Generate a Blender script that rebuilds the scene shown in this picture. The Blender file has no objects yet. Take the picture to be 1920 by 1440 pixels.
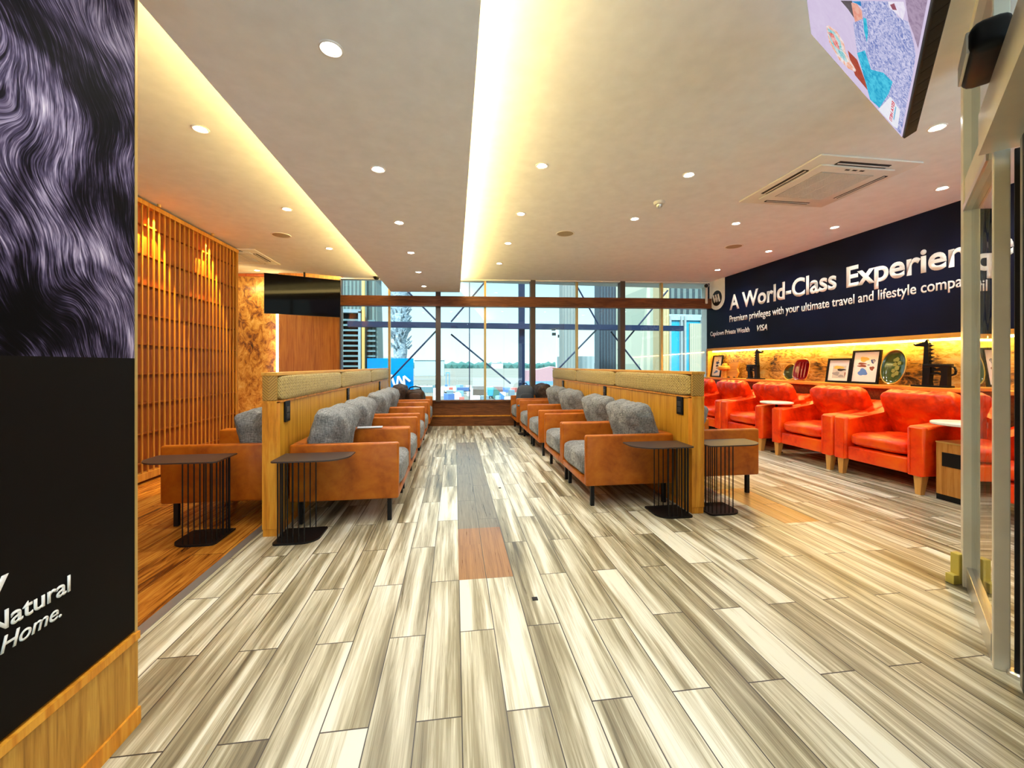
import bpy, bmesh, math, random
from mathutils import Vector, Matrix, noise
random.seed(7)
SC = bpy.context.scene
COL = SC.collection
PI = math.pi

# ------------------------------------------------------------------ camera, world, sun, exposure
EYE = 1.18
FPX, VX, HY = 768.0, 853.0, 685.0
YAW = math.atan((960 - VX) / FPX)
cam_d = bpy.data.cameras.new('camera'); cam = bpy.data.objects.new('camera', cam_d); COL.objects.link(cam)
cam_d.sensor_fit = 'HORIZONTAL'; cam_d.sensor_width = 36.0; cam_d.lens = 36.0 * FPX / 1920
cam_d.shift_y = -(720 - HY) / 1920.0
cam_d.clip_start = 0.02; cam_d.clip_end = 3000
cam.location = (0, 0, EYE); cam.rotation_euler = (PI / 2, 0, -YAW)
SC.camera = cam
SC.view_settings.view_transform = 'Standard'; SC.view_settings.look = 'None'
SC.view_settings.exposure = 1.27; SC.view_settings.gamma = 1.0; SC.view_settings.use_curve_mapping = False
SC.cycles.max_bounces = 8; SC.cycles.diffuse_bounces = 4; SC.cycles.glossy_bounces = 4
SC.cycles.transmission_bounces = 6; SC.cycles.transparent_max_bounces = 12
SC.cycles.sample_clamp_indirect = 6.0
SC.cycles.caustics_reflective = False; SC.cycles.caustics_refractive = False

W = bpy.data.worlds.new('sky'); SC.world = W; W.use_nodes = True
wn = W.node_tree; wn.nodes.clear()
w_out = wn.nodes.new('ShaderNodeOutputWorld'); w_bg = wn.nodes.new('ShaderNodeBackground')
w_tc = wn.nodes.new('ShaderNodeTexCoord'); w_sep = wn.nodes.new('ShaderNodeSeparateXYZ'); w_r = wn.nodes.new('ShaderNodeValToRGB')
wn.links.new(w_tc.outputs['Generated'], w_sep.inputs[0]); wn.links.new(w_sep.outputs['Z'], w_r.inputs[0])
e = w_r.color_ramp.elements
e[0].position = 0.0; e[0].color = (0.52, 0.60, 0.60, 1)
e[1].position = 0.75; e[1].color = (1.6, 1.85, 2.1, 1)
x = e.new(0.10); x.color = (0.42, 0.57, 0.60, 1)
x = e.new(0.22); x.color = (0.30, 0.50, 0.58, 1)
wn.links.new(w_r.outputs[0], w_bg.inputs[0]); w_bg.inputs[1].default_value = 1.08
wn.links.new(w_bg.outputs[0], w_out.inputs[0])

sun_d = bpy.data.lights.new('sun', 'SUN'); sun = bpy.data.objects.new('sun', sun_d); COL.objects.link(sun)
sun_d.energy = 5.0; sun_d.angle = math.radians(12); sun_d.color = (1, 0.97, 0.94)
sun.rotation_euler = (math.radians(44), 0, math.radians(-25))

LAMP_W = 15.5           # each recessed downlight
COVE = 11.0             # warm strip in the ceiling cove
NICHE = 26.0            # warm strip above the stone shelf niche

# ------------------------------------------------------------------ node helpers
class NT:
    def __init__(s, name):
        s.m = bpy.data.materials.new(name); s.m.use_nodes = True
        s.t = s.m.node_tree; s.t.nodes.clear()
        s.out = s.t.nodes.new('ShaderNodeOutputMaterial')
    def n(s, typ, **kw):
        nd = s.t.nodes.new(typ)
        for k, v in kw.items(): setattr(nd, k, v)
        return nd
    def put(s, sock, v):
        if isinstance(v, bpy.types.NodeSocket): s.t.links.new(v, sock)
        elif v is not None:
            if hasattr(sock, 'default_value'):
                if isinstance(v, (tuple, list)) and len(v) == 3 and sock.type == 'RGBA': v = (*v, 1)
                sock.default_value = v
    def math(s, op, a, b=0.0, c=None):
        nd = s.n('ShaderNodeMath', operation=op); s.put(nd.inputs[0], a); s.put(nd.inputs[1], b)
        if c is not None: s.put(nd.inputs[2], c)
        return nd.outputs[0]
    def obj(s): return s.n('ShaderNodeTexCoord').outputs['Object']
    def xyz(s, v):
        nd = s.n('ShaderNodeSeparateXYZ'); s.put(nd.inputs[0], v); return nd.outputs
    def comb(s, x, y, z):
        nd = s.n('ShaderNodeCombineXYZ'); s.put(nd.inputs[0], x); s.put(nd.inputs[1], y); s.put(nd.inputs[2], z); return nd.outputs[0]
    def mapping(s, v, scale=(1, 1, 1), rot=(0, 0, 0), loc=(0, 0, 0)):
        nd = s.n('ShaderNodeMapping'); s.put(nd.inputs[0], v)
        nd.inputs['Scale'].default_value = scale; nd.inputs['Rotation'].default_value = rot; nd.inputs['Location'].default_value = loc
        return nd.outputs[0]
    def noise(s, v, scale=5, detail=4, rough=.55, dist=0.0):
        nd = s.n('ShaderNodeTexNoise'); s.put(nd.inputs['Vector'], v); s.put(nd.inputs['Scale'], scale)
        nd.inputs['Detail'].default_value = detail; nd.inputs['Roughness'].default_value = rough; nd.inputs['Distortion'].default_value = dist
        return nd.outputs['Fac']
    def ramp(s, f, *stops):
        nd = s.n('ShaderNodeValToRGB'); s.put(nd.inputs[0], f); cr = nd.color_ramp
        while len(cr.elements) > 1: cr.elements.remove(cr.elements[-1])
        cr.elements[0].position = stops[0][0]; cr.elements[0].color = (*stops[0][1], 1)
        for p, c in stops[1:]:
            el = cr.elements.new(p); el.color = (*c, 1)
        return nd.outputs[0]
    def mix(s, f, a, b, mode='MIX'):
        nd = s.n('ShaderNodeMix', data_type='RGBA', blend_type=mode); s.put(nd.inputs[0], f); s.put(nd.inputs[6], a); s.put(nd.inputs[7], b)
        return nd.outputs[2]
    def bump(s, h, strength=.3, dist=.01):
        nd = s.n('ShaderNodeBump'); s.put(nd.inputs['Height'], h); nd.inputs['Strength'].default_value = strength; nd.inputs['Distance'].default_value = dist
        return nd.outputs[0]
    def bsdf(s, col, rough=.5, metal=0.0, bump=None, coat=0.0, spec=.5, sheen=0.0, emit=None, estr=0.0):
        b = s.n('ShaderNodeBsdfPrincipled')
        s.put(b.inputs['Base Color'], col); s.put(b.inputs['Roughness'], rough); s.put(b.inputs['Metallic'], metal)
        b.inputs['Coat Weight'].default_value = coat; b.inputs['Coat Roughness'].default_value = .15
        b.inputs['Specular IOR Level'].default_value = spec; b.inputs['Sheen Weight'].default_value = sheen
        if bump is not None: s.put(b.inputs['Normal'], bump)
        if emit is not None: s.put(b.inputs['Emission Color'], emit); b.inputs['Emission Strength'].default_value = estr
        s.t.links.new(b.outputs[0], s.out.inputs[0]); return s.m

def plain(name, col, rough=.5, metal=0.0, coat=0.0, spec=.5):
    t = NT(name)
    v = t.noise(t.obj(), 9, 3)
    c = t.mix(v, tuple(k * .9 for k in col), tuple(min(1, k * 1.08) for k in col))
    return t.bsdf(c, rough, metal, coat=coat, spec=spec)

def glow(name, col, strength):
    t = NT(name); em = t.n('ShaderNodeEmission'); em.inputs[0].default_value = (*col, 1); em.inputs[1].default_value = strength
    t.t.links.new(em.outputs[0], t.out.inputs[0]); return t.m

def wood(name, dark, mid, light, scale=(14, 14, .8), rough=.45, coat=.03, contrast=1.0, spec=.28):
    t = NT(name); v = t.mapping(t.obj(), scale)
    a = t.noise(v, 1.6, 6, .62, 1.4)
    v2 = t.mapping(t.obj(), tuple(k * 6 for k in scale)); b = t.noise(v2, 1.2, 3, .6)
    f = t.math('ADD', t.math('MULTIPLY', a, .8), t.math('MULTIPLY', b, .25))
    c = t.ramp(f, (.5 - .17 * contrast, dark), (.5, mid), (.5 + .16 * contrast, light))
    return t.bsdf(c, rough, coat=coat, bump=t.bump(b, .12, .003), spec=spec)

def leather(name, dark, mid, light, rough=.40, coat=.06, scale=5):
    t = NT(name); a = t.noise(t.obj(), scale, 5, .62, .3); b = t.noise(t.obj(), 260, 2)
    vo = t.n('ShaderNodeTexVoronoi'); t.put(vo.inputs['Vector'], t.obj()); vo.inputs['Scale'].default_value = 220
    c = t.ramp(a, (.3, dark), (.5, mid), (.72, light))
    return t.bsdf(c, rough, coat=coat, bump=t.bump(vo.outputs['Distance'], .10, .002), spec=.3)

M = {}
M['ceiling'] = plain('ceiling paint', (.86, .885, .89), .85, spec=.2)
M['paint'] = plain('wall paint', (.74, .71, .63), .8, spec=.2)
M['tan'] = leather('tan leather', (.27, .052, .003), (.47, .120, .006), (.60, .185, .012))
M['red'] = leather('red orange leather', (.48, .014, .0005), (.90, .050, .0008), (.97, .13, .003), .38, .1, 4)
M['black'] = plain('black powder coat', (.010, .008, .008), .5, spec=.25)
M['table'] = plain('dark brown metal top', (.050, .036, .032), .38, spec=.35)
M['plastic'] = plain('black plastic', (.006, .006, .007), .4, spec=.2)
M['oak'] = wood('honey oak panel', (.38, .16, .012), (.58, .27, .02), (.68, .36, .035), (16, 16, .7), contrast=.8)
M['oakend'] = wood('honey oak post', (.46, .15, .012), (.74, .29, .022), (.86, .43, .05), (9, 9, .8))
M['oakdark'] = wood('oak wall base', (.20, .085, .012), (.52, .25, .035), (.70, .40, .07), (18, 18, .9), contrast=1.2)
M['mahog'] = wood('dark brown beam wood', (.075, .022, .006), (.15, .048, .012), (.23, .08, .02), (.8, 14, 14))
M['panelwood'] = wood('warm wall panel wood', (.25, .07, .008), (.40, .13, .013), (.50, .19, .022), (12, 12, .6))
M['lattback'] = wood('red brown slat backing', (.17, .035, .005), (.27, .062, .008), (.36, .10, .012), (12, 12, .6), rough=.5)
M['slat'] = wood('slat edge oak', (.38, .14, .018), (.54, .23, .03), (.64, .31, .05), (14, 14, .6))
M['trimwood'] = wood('light oak trim', (.50, .22, .03), (.68, .33, .05), (.78, .44, .08), (14, .8, 14))
M['alu'] = plain('champagne aluminium', (.66, .62, .50), .35, .12)
M['silver'] = plain('brushed steel', (.62, .61, .58), .28, .9)
M['gold'] = plain('gold anodised mullion', (.62, .42, .14), .35, .5)
M['mullion'] = plain('brown mullion', (.085, .058, .04), .5)
M['steel'] = plain('navy steelwork', (.004, .011, .035), .6, spec=.2)
M['white'] = plain('white laminate', (.86, .86, .84), .3)
M['whitepaint'] = plain('white plastic', (.80, .77, .70), .5)
M['letter'] = plain('white vinyl lettering', (.90, .91, .90), .5)
M['lampglow'] = glow('downlight lens', (1.0, .97, .90), 28)
M['cove'] = glow('warm cove strip', (1.0, .72, .25), COVE)
M['coveback'] = glow('warm alcove strip', (1.0, .84, .42), 50)
M['niche'] = glow('warm niche strip', (1.0, .66, .14), NICHE)
M['vstrip'] = glow('vertical light strip', (1.0, .80, .32), 9)

def m_fabric():
    t = NT('grey woven fabric'); o = t.obj()
    a = t.noise(t.mapping(o, (30, 260, 260)), 1, 2); b = t.noise(t.mapping(o, (260, 30, 30)), 1, 2); d = t.noise(o, 6, 4)
    f = t.math('ADD', t.math('MULTIPLY', a, .5), t.math('MULTIPLY', b, .5)); f = t.math('ADD', t.math('MULTIPLY', f, .75), t.math('MULTIPLY', d, .25))
    c = t.ramp(f, (.36, (.065, .068, .068)), (.5, (.21, .222, .23)), (.64, (.44, .455, .46)))
    wr = t.noise(t.mapping(o, (9, 14, 30)), 1.2, 4, .6, 1.2)
    hh = t.math('ADD', t.math('MULTIPLY', f, .15), t.math('MULTIPLY', wr, 1.0))
    return t.bsdf(c, .95, bump=t.bump(hh, .55, .022), sheen=.1, spec=.2)
M['fabric'] = m_fabric()

def m_brownfab():
    t = NT('brown cushion cloth'); d = t.noise(t.obj(), 25, 4)
    return t.bsdf(t.ramp(d, (.35, (.03, .016, .010)), (.65, (.085, .05, .034))), .8)
M['brownfab'] = m_brownfab()

def m_weave():
    # herringbone woven gold upholstery
    t = NT('gold herringbone weave'); x = t.xyz(t.obj())
    p = t.math('ADD', x[0], x[1])
    v = t.math('PINGPONG', t.math('MULTIPLY', p, 1.0), .035)
    d = t.math('ADD', x[2], v)
    f = t.math('FRACT', t.math('MULTIPLY', d, 44))
    n1 = t.noise(t.obj(), 70, 3, .7)
    f2 = t.math('ADD', t.math('MULTIPLY', f, .42), t.math('MULTIPLY', n1, .72))
    c = t.ramp(f2, (.36, (.10, .055, .008)), (.52, (.42, .29, .065)), (.74, (.66, .53, .19)))
    return t.bsdf(c, .6, bump=t.bump(f2, .6, .004), sheen=.1)
M['weave'] = m_weave()

def m_carved():
    t = NT('carved herringbone end'); x = t.xyz(t.obj())
    v = t.math('PINGPONG', t.math('ADD', x[0], x[1]), .05)
    f = t.math('FRACT', t.math('MULTIPLY', t.math('ADD', x[2], v), 50))
    c = t.ramp(f, (.0, (.10, .04, .008)), (.3, (.48, .26, .05)), (.8, (.62, .38, .09)))
    return t.bsdf(c, .55, bump=t.bump(f, .7, .004))
M['carved'] = m_carved()

def m_floor():
    t = NT('pale wood look plank tiles'); x = t.xyz(t.obj())
    cx = t.math('DIVIDE', t.math('SUBTRACT', x[0], .021), .151)
    col = t.math('FLOOR', cx); fx = t.math('FRACT', cx)
    par = t.math('MODULO', t.math('ADD', col, 400), 2)
    yy = t.math('DIVIDE', t.math('ADD', t.math('SUBTRACT', x[1], 1.825), t.math('MULTIPLY', par, .441)), .882)
    row = t.math('FLOOR', yy); fy = t.math('FRACT', yy)
    wnz = t.n('ShaderNodeTexWhiteNoise'); wnz.noise_dimensions = '2D'; t.put(wnz.inputs['Vector'], t.comb(col, row, 0)); r = wnz.outputs['Value']
    off = t.math('MULTIPLY', r, 37.0)
    gx = t.math('ADD', x[0], off); gy = t.math('ADD', x[1], t.math('MULTIPLY', r, 91))
    band = t.noise(t.comb(t.math('MULTIPLY', gx, 15), t.math('MULTIPLY', gy, .75), off), 1, 2, .5, .5)
    grain = t.noise(t.comb(t.math('MULTIPLY', gx, 70), t.math('MULTIPLY', gy, 2.2), off), 1, 5, .65, .9)
    fine = t.noise(t.comb(t.math('MULTIPLY', gx, 330), t.math('MULTIPLY', gy, 5), off), 1, 2)
    f = t.math('ADD', t.math('MULTIPLY', band, .95), t.math('MULTIPLY', t.math('SUBTRACT', grain, .15), .46))
    f = t.math('ADD', f, t.math('MULTIPLY', t.math('SUBTRACT', r, .5), .15))
    f = t.math('ADD', f, t.math('MULTIPLY', t.math('SUBTRACT', fine, .5), .22))
    c = t.ramp(f, (.34, (.10, .084, .048)), (.46, (.215, .187, .112)), (.57, (.36, .325, .212)), (.68, (.60, .575, .43)), (.80, (.83, .84, .72)))
    # two darker plank columns down the aisle, ending in a pair of orange tiles
    incol = t.math('MULTIPLY', t.math('GREATER_THAN', x[0], .021), t.math('LESS_THAN', x[0], .323))
    far = t.math('MULTIPLY', incol, t.math('GREATER_THAN', x[1], 2.977)); far = t.math('MULTIPLY', far, t.math('LESS_THAN', x[1], 6.3))
    near = t.math('MULTIPLY', incol, t.math('MULTIPLY', t.math('GREATER_THAN', x[1], 2.268), t.math('LESS_THAN', x[1], 2.977)))
    dk = t.ramp(t.math('ADD', grain, t.math('MULTIPLY', t.math('SUBTRACT', fine, .5), .4)), (.3, (.11, .085, .05)), (.55, (.235, .195, .125)), (.8, (.33, .29, .20)))
    og = t.ramp(t.math('ADD', grain, t.math('MULTIPLY', t.math('SUBTRACT', fine, .5), .2)), (.3, (.22, .085, .018)), (.55, (.36, .165, .045)), (.8, (.45, .23, .08)))
    c = t.mix(far, c, dk); c = t.mix(near, c, og)
    # two plank columns tinted orange beside the second partition
    o2 = t.math('MULTIPLY', t.math('MULTIPLY', t.math('GREATER_THAN', x[0], 2.437), t.math('LESS_THAN', x[0], 2.739)), t.math('MULTIPLY', t.math('GREATER_THAN', x[1], 2.75), t.math('LESS_THAN', x[1], 3.59)))
    og2 = t.ramp(grain, (.3, (.34, .14, .02)), (.6, (.62, .31, .06)), (.8, (.72, .42, .12)))
    c = t.mix(t.math('MULTIPLY', o2, .8), c, og2)
    j = t.math('MAXIMUM', t.math('LESS_THAN', fx, .026), t.math('LESS_THAN', fy, .0055))
    j = t.math('MULTIPLY', j, t.math('SUBTRACT', 1.0, t.math('MULTIPLY', near, t.math('GREATER_THAN', fy, .0))))
    mid = t.math('MULTIPLY', near, t.math('LESS_THAN', t.math('ABSOLUTE', t.math('SUBTRACT', x[0], .172)), .0018))
    j = t.math('MAXIMUM', j, mid)
    c = t.mix(j, c, (.03, .025, .02))
    rg = t.math('ADD', .22, t.math('MULTIPLY', grain, .16))
    return t.bsdf(c, rg, bump=t.bump(t.math('SUBTRACT', fine, t.math('MULTIPLY', j, 1.5)), .15, .002), spec=.5)
M['floor'] = m_floor()

def m_floor2():
    t = NT('orange brown wood floor'); x = t.xyz(t.obj())
    cx = t.math('DIVIDE', x[0], .18); col = t.math('FLOOR', cx); fx = t.math('FRACT', cx)
    yy = t.math('ADD', t.math('DIVIDE', x[1], 1.2), t.math('MULTIPLY', col, .37)); row = t.math('FLOOR', yy); fy = t.math('FRACT', yy)
    wnz = t.n('ShaderNodeTexWhiteNoise'); wnz.noise_dimensions = '2D'; t.put(wnz.inputs['Vector'], t.comb(col, row, 0)); r = wnz.outputs['Value']
    g = t.noise(t.comb(t.math('ADD', t.math('MULTIPLY', x[0], 22), t.math('MULTIPLY', r, 50)), t.math('MULTIPLY', x[1], 1.6), r), 1, 5, .6, 1.6)
    f = t.math('ADD', g, t.math('MULTIPLY', t.math('SUBTRACT', r, .5), .16))
    c = t.ramp(f, (.33, (.13, .035, .005)), (.5, (.42, .15, .018)), (.66, (.64, .29, .04)))
    j = t.math('MAXIMUM', t.math('LESS_THAN', fx, .015), t.math('LESS_THAN', fy, .003))
    return t.bsdf(t.mix(j, c, (.07, .02, .005)), .24)
M['floor2'] = m_floor2()

def m_stone():
    t = NT('golden veined stone'); o = t.obj()
    w = t.noise(t.mapping(o, (1, 1.0, 1.5), (.7, .2, 0)), 1.5, 5, .6, 1.2)
    v = t.noise(t.mapping(o, (3.2, 3.2, 9), (.75, .3, .2)), 1.3, 9, .70, 2.6)
    f = t.math('ADD', t.math('MULTIPLY', w, .45), t.math('MULTIPLY', v, .60))
    c = t.ramp(f, (.40, (.018, .013, .011)), (.455, (.10, .07, .048)), (.51, (.32, .175, .045)), (.575, (.50, .31, .10)), (.64, (.56, .43, .20)), (.73, (.34, .29, .20)))
    return t.bsdf(c, .22, coat=.2)
M['stone'] = m_stone()

def m_burl():
    t = NT('amber burl stone'); o = t.obj()
    v = t.noise(t.mapping(o, (2.2, 2.2, 1.6)), 3.6, 12, .76, .9); w = t.noise(o, 1.6, 3, .5, .6)
    f = t.math('ADD', t.math('MULTIPLY', v, .75), t.math('MULTIPLY', w, .30))
    c = t.ramp(f, (.41, (.03, .010, .006)), (.47, (.20, .06, .012)), (.53, (.46, .18, .022)), (.6, (.66, .34, .06)), (.7, (.76, .50, .18)))
    return t.bsdf(c, .15, coat=.3)
M['burl'] = m_burl()

def m_fur():
    t = NT('dark fur photo print'); x = t.xyz(t.obj())
    u = x[1]; z = x[2]
    lo = t.noise(t.comb(u, z, 3.3), 1.7, 2, .45); lo2 = t.noise(t.comb(u, z, 7.1), 4.5, 2, .5)
    wv = t.math('ADD', t.math('MULTIPLY', t.math('SUBTRACT', lo, .5), .80), t.math('MULTIPLY', t.math('SUBTRACT', lo2, .5), .05))
    a = t.math('ADD', t.math('ADD', t.math('MULTIPLY', u, .90), t.math('MULTIPLY', z, .40)), wv)
    b = t.math('SUBTRACT', t.math('MULTIPLY', z, .90), t.math('MULTIPLY', u, .40))
    h1 = t.noise(t.comb(t.math('MULTIPLY', a, 210), t.math('MULTIPLY', b, 13), 0), 1, 3, .65)
    h2 = t.noise(t.comb(t.math('MULTIPLY', a, 80), t.math('MULTIPLY', b, 8), 5), 1, 3, .6)
    big = t.noise(t.comb(u, t.math('MULTIPLY', z, .8), 1.7), 2.6, 3, .55, .6)
    h = t.math('ADD', t.math('MULTIPLY', h1, .62), t.math('MULTIPLY', h2, .50))
    f = t.math('ADD', t.math('MULTIPLY', h, 1.0), t.math('MULTIPLY', t.math('SUBTRACT', big, .5), 1.5))
    c = t.ramp(f, (.42, (.001, .0008, .0015)), (.54, (.010, .007, .016)), (.65, (.085, .068, .14)), (.79, (.42, .37, .56)), (.93, (.90, .87, .97)))
    return t.bsdf(c, .6, spec=.06)
M['fur'] = m_fur()

def m_glass(name, tint=(1, 1, 1), refl=.85):
    t = NT(name); tr = t.n('ShaderNodeBsdfTransparent'); tr.inputs[0].default_value = (*tint, 1)
    gl = t.n('ShaderNodeBsdfGlossy'); gl.inputs['Roughness'].default_value = .01
    fr = t.n('ShaderNodeFresnel'); fr.inputs[0].default_value = 1.5
    mx = t.n('ShaderNodeMixShader'); t.put(mx.inputs[0], t.math('MULTIPLY', fr.outputs[0], refl))
    t.t.links.new(tr.outputs[0], mx.inputs[1]); t.t.links.new(gl.outputs[0], mx.inputs[2]); t.t.links.new(mx.outputs[0], t.out.inputs[0])
    return t.m
M['glass'] = m_glass('window glass', (.90, .97, .98), .9)
def m_film():
    t = NT('blue translucent hoarding'); tr = t.n('ShaderNodeBsdfTransparent'); tr.inputs[0].default_value = (.05, .55, .9, 1)
    df = t.n('ShaderNodeBsdfTranslucent'); df.inputs[0].default_value = (.0, .42, .80, 1); d2 = t.n('ShaderNodeBsdfDiffuse'); d2.inputs[0].default_value = (.0, .36, .75, 1)
    ad = t.n('ShaderNodeMixShader'); t.t.links.new(df.outputs[0], ad.inputs[1]); t.t.links.new(d2.outputs[0], ad.inputs[2])
    mx = t.n('ShaderNodeMixShader'); mx.inputs[0].default_value = .62; t.t.links.new(tr.outputs[0], mx.inputs[1]); t.t.links.new(ad.outputs[0], mx.inputs[2]); t.t.links.new(mx.outputs[0], t.out.inputs[0]); return t.m
M['bluefilm'] = m_film()
M['doorglass'] = m_glass('partition glass', (.92, .95, .90), .8)

def m_screen():
    # broadcast picture: pale studio wall, figure in white and turquoise, brick red foreground
    t = NT('lit television picture'); x = t.xyz(t.obj())   # x along the long edge, z up the screen
    n1 = t.noise(t.obj(), 9, 4, .6, 1.5); n2 = t.noise(t.obj(), 30, 3, .6, 1.0)
    base = t.mix(t.math('MULTIPLY', n1, .6), (.62, .50, .72), (.85, .78, .92))
    c = base
    em = t.n('ShaderNodeEmission'); t.put(em.inputs[0], c); em.inputs[1].default_value = .40
    t.t.links.new(em.outputs[0], t.out.inputs[0]); return t.m
M['screen'] = m_screen()
M['offscreen'] = plain('switched off screen', (.004, .0035, .0035), .05, spec=.10)

def m_bark():
    t = NT('palm trunk bark'); x = t.xyz(t.obj()); n = t.noise(t.mapping(t.obj(), (3, 3, 5)), 2, 6, .7, 1)
    return t.bsdf(t.ramp(n, (.35, (.05, .10, .14)), (.52, (.20, .29, .34)), (.68, (.45, .52, .55))), .9, bump=t.bump(n, .8, .05))
M['bark'] = m_bark()

def m_stripes(name, a, b, per, axis=0, rough=.6, duty=.5):
    t = NT(name); x = t.xyz(t.obj()); f = t.math('FRACT', t.math('MULTIPLY', x[axis], per))
    return t.bsdf(t.mix(t.math('GREATER_THAN', f, duty), a, b), rough)
def m_tarmac():
    t = NT('sandy concrete apron'); x = t.xyz(t.obj()); n = t.noise(t.mapping(t.obj(), (.02, .12, 1)), 1, 4)
    return t.bsdf(t.ramp(n, (.35, (.085, .085, .064)), (.6, (.12, .12, .094)), (.75, (.09, .115, .12))), .9)
M['tarmac'] = m_tarmac()

# ------------------------------------------------------------------ mesh builder
class MB:
    def __init__(s): s.b = bmesh.new()
    def box(s, x0, x1, y0, y1, z0, z1, bev=0.0, seg=2, mat=None):
        r = bmesh.ops.create_cube(s.b, size=1.0); vs = r['verts']
        for v in vs: v.co = Vector(((x0 + x1) / 2 + v.co.x * (x1 - x0), (y0 + y1) / 2 + v.co.y * (y1 - y0), (z0 + z1) / 2 + v.co.z * (z1 - z0)))
        if bev > 0:
            es = list({e_ for v in vs for e_ in v.link_edges})
            r2 = bmesh.ops.bevel(s.b, geom=vs + es, offset=bev, segments=seg, affect='EDGES', profile=.5)
            vs = list({v for f in r2['faces'] for v in f.verts} | {v for v in vs if v.is_valid})
        if mat is not None:
            for v in vs: v.co = mat @ v.co
        return s
    def tube(s, p, q, r, r2=None, n=10):
        p, q = Vector(p), Vector(q); d = q - p; r2 = r if r2 is None else r2
        m = Matrix.Translation((p + q) / 2) @ d.to_track_quat('Z', 'Y').to_matrix().to_4x4()
        bmesh.ops.create_cone(s.b, cap_ends=True, segments=n, radius1=r, radius2=r2, depth=d.length, matrix=m); return s
    def lathe(s, prof, n=24, c=(0, 0, 0), sx=1.0, sy=1.0):
        rings = []
        for r, z in prof:
            rings.append([s.b.verts.new((c[0] + sx * r * math.cos(2 * PI * k / n), c[1] + sy * r * math.sin(2 * PI * k / n), c[2] + z)) for k in range(n)])
        for a, b in zip(rings, rings[1:]):
            for k in range(n): s.b.faces.new((a[k], a[(k + 1) % n], b[(k + 1) % n], b[k]))
        if prof[0][0] > 1e-6: s.b.faces.new(rings[0][::-1])
        if prof[-1][0] > 1e-6: s.b.faces.new(rings[-1])
        return s
    def prism(s, pts, a, b, axis='z'):
        def mk(p, h): return {'z': (p[0], p[1], h), 'x': (h, p[0], p[1]), 'y': (p[0], h, p[1])}[axis]
        lo = [s.b.verts.new(mk(p, a)) for p in pts]; hi = [s.b.verts.new(mk(p, b)) for p in pts]; n = len(pts)
        s.b.faces.new(lo[::-1]); s.b.faces.new(hi)
        for k in range(n): s.b.faces.new((lo[k], lo[(k + 1) % n], hi[(k + 1) % n], hi[k]))
        return s
    def path(s, pts, r, n=8):
        for a, b in zip(pts, pts[1:]): s.tube(a, b, r, n=n)
        return s
    def cushion(s, size, centre, puff=.35, wrinkle=.012, seed=0, n=14, rot=None, power=5.0, wfreq=7.0):
        n0 = len(s.b.verts)
        r = bmesh.ops.create_cube(s.b, size=2.0)
        es = list({e_ for v in r['verts'] for e_ in v.link_edges})
        bmesh.ops.subdivide_edges(s.b, edges=es, cuts=n, use_grid_fill=True)
        s.b.verts.ensure_lookup_table()
        seen = list(s.b.verts)[n0:]
        for v in seen:
            p = v.co.copy()
            L = (abs(p.x) ** power + abs(p.y) ** power + abs(p.z) ** power) ** (1 / power)
            q = p / max(L, 1e-6)
            # thin the edges like a stuffed pillow: z is the thickness axis
            k = 1 - puff * (max(abs(q.x), abs(q.y)) ** 3)
            q.z *= k
            c = Vector((q.x * size[0] / 2, q.y * size[1] / 2, q.z * size[2] / 2))
            w = noise.noise(Vector((c.x * wfreq + seed, c.y * wfreq * 1.6, c.z * wfreq))) + .5 * noise.noise(Vector((c.x * wfreq * 2.7, c.y * wfreq * 2.2 + seed, c.z * 12)))
            c += q.normalized() * w * wrinkle
            if rot is not None: c = rot @ c
            v.co = c + Vector(centre)
        return s
    def skew_facade(s):
        for v in s.b.verts: v.co.y += 8.06 - .08 * v.co.x
        return s
    def xform(s, m):
        for v in s.b.verts: v.co = m @ v.co
        return s
    def build(s, name, mat, parent=None, smooth=False, label=None):
        bmesh.ops.recalc_face_normals(s.b, faces=s.b.faces)
        me = bpy.data.meshes.new(name); s.b.to_mesh(me); s.b.free()
        me.materials.append(M[mat] if isinstance(mat, str) else mat)
        if smooth:
            for p in me.polygons: p.use_smooth = True
            try: me.set_sharp_from_angle(angle=math.radians(42))
            except Exception: pass
        o = bpy.data.objects.new(name, me); COL.objects.link(o)
        if parent is not None: o.parent = parent
        if label: o['label'] = label
        return o

def tag(o, label, cat, group=None, kind=None):
    o['label'] = label; o['category'] = cat
    if group: o['group'] = group
    if kind: o['kind'] = kind
    return o
def thing(name, label, cat, loc=(0, 0, 0), rz=0.0, group=None, rot=None):
    o = bpy.data.objects.new(name, None); COL.objects.link(o); o.empty_display_size = .1
    o.location = loc; o.rotation_euler = rot if rot else (0, 0, rz)
    return tag(o, label, cat, group)
def struct(o): o['kind'] = 'structure'; return o
def dup(root, loc, rz=0.0, label=None, group=None):
    r = root.copy(); COL.objects.link(r); r.location = loc; r.rotation_euler = (0, 0, rz)
    if label: r['label'] = label
    if group: r['group'] = group
    for ch in list(root.children):
        c = ch.copy(); COL.objects.link(c); c.parent = r
        for g in list(ch.children):
            d = g.copy(); COL.objects.link(d); d.parent = c
    return r
ORD = ['first', 'second', 'third', 'fourth', 'fifth', 'sixth', 'seventh', 'eighth']

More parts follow.
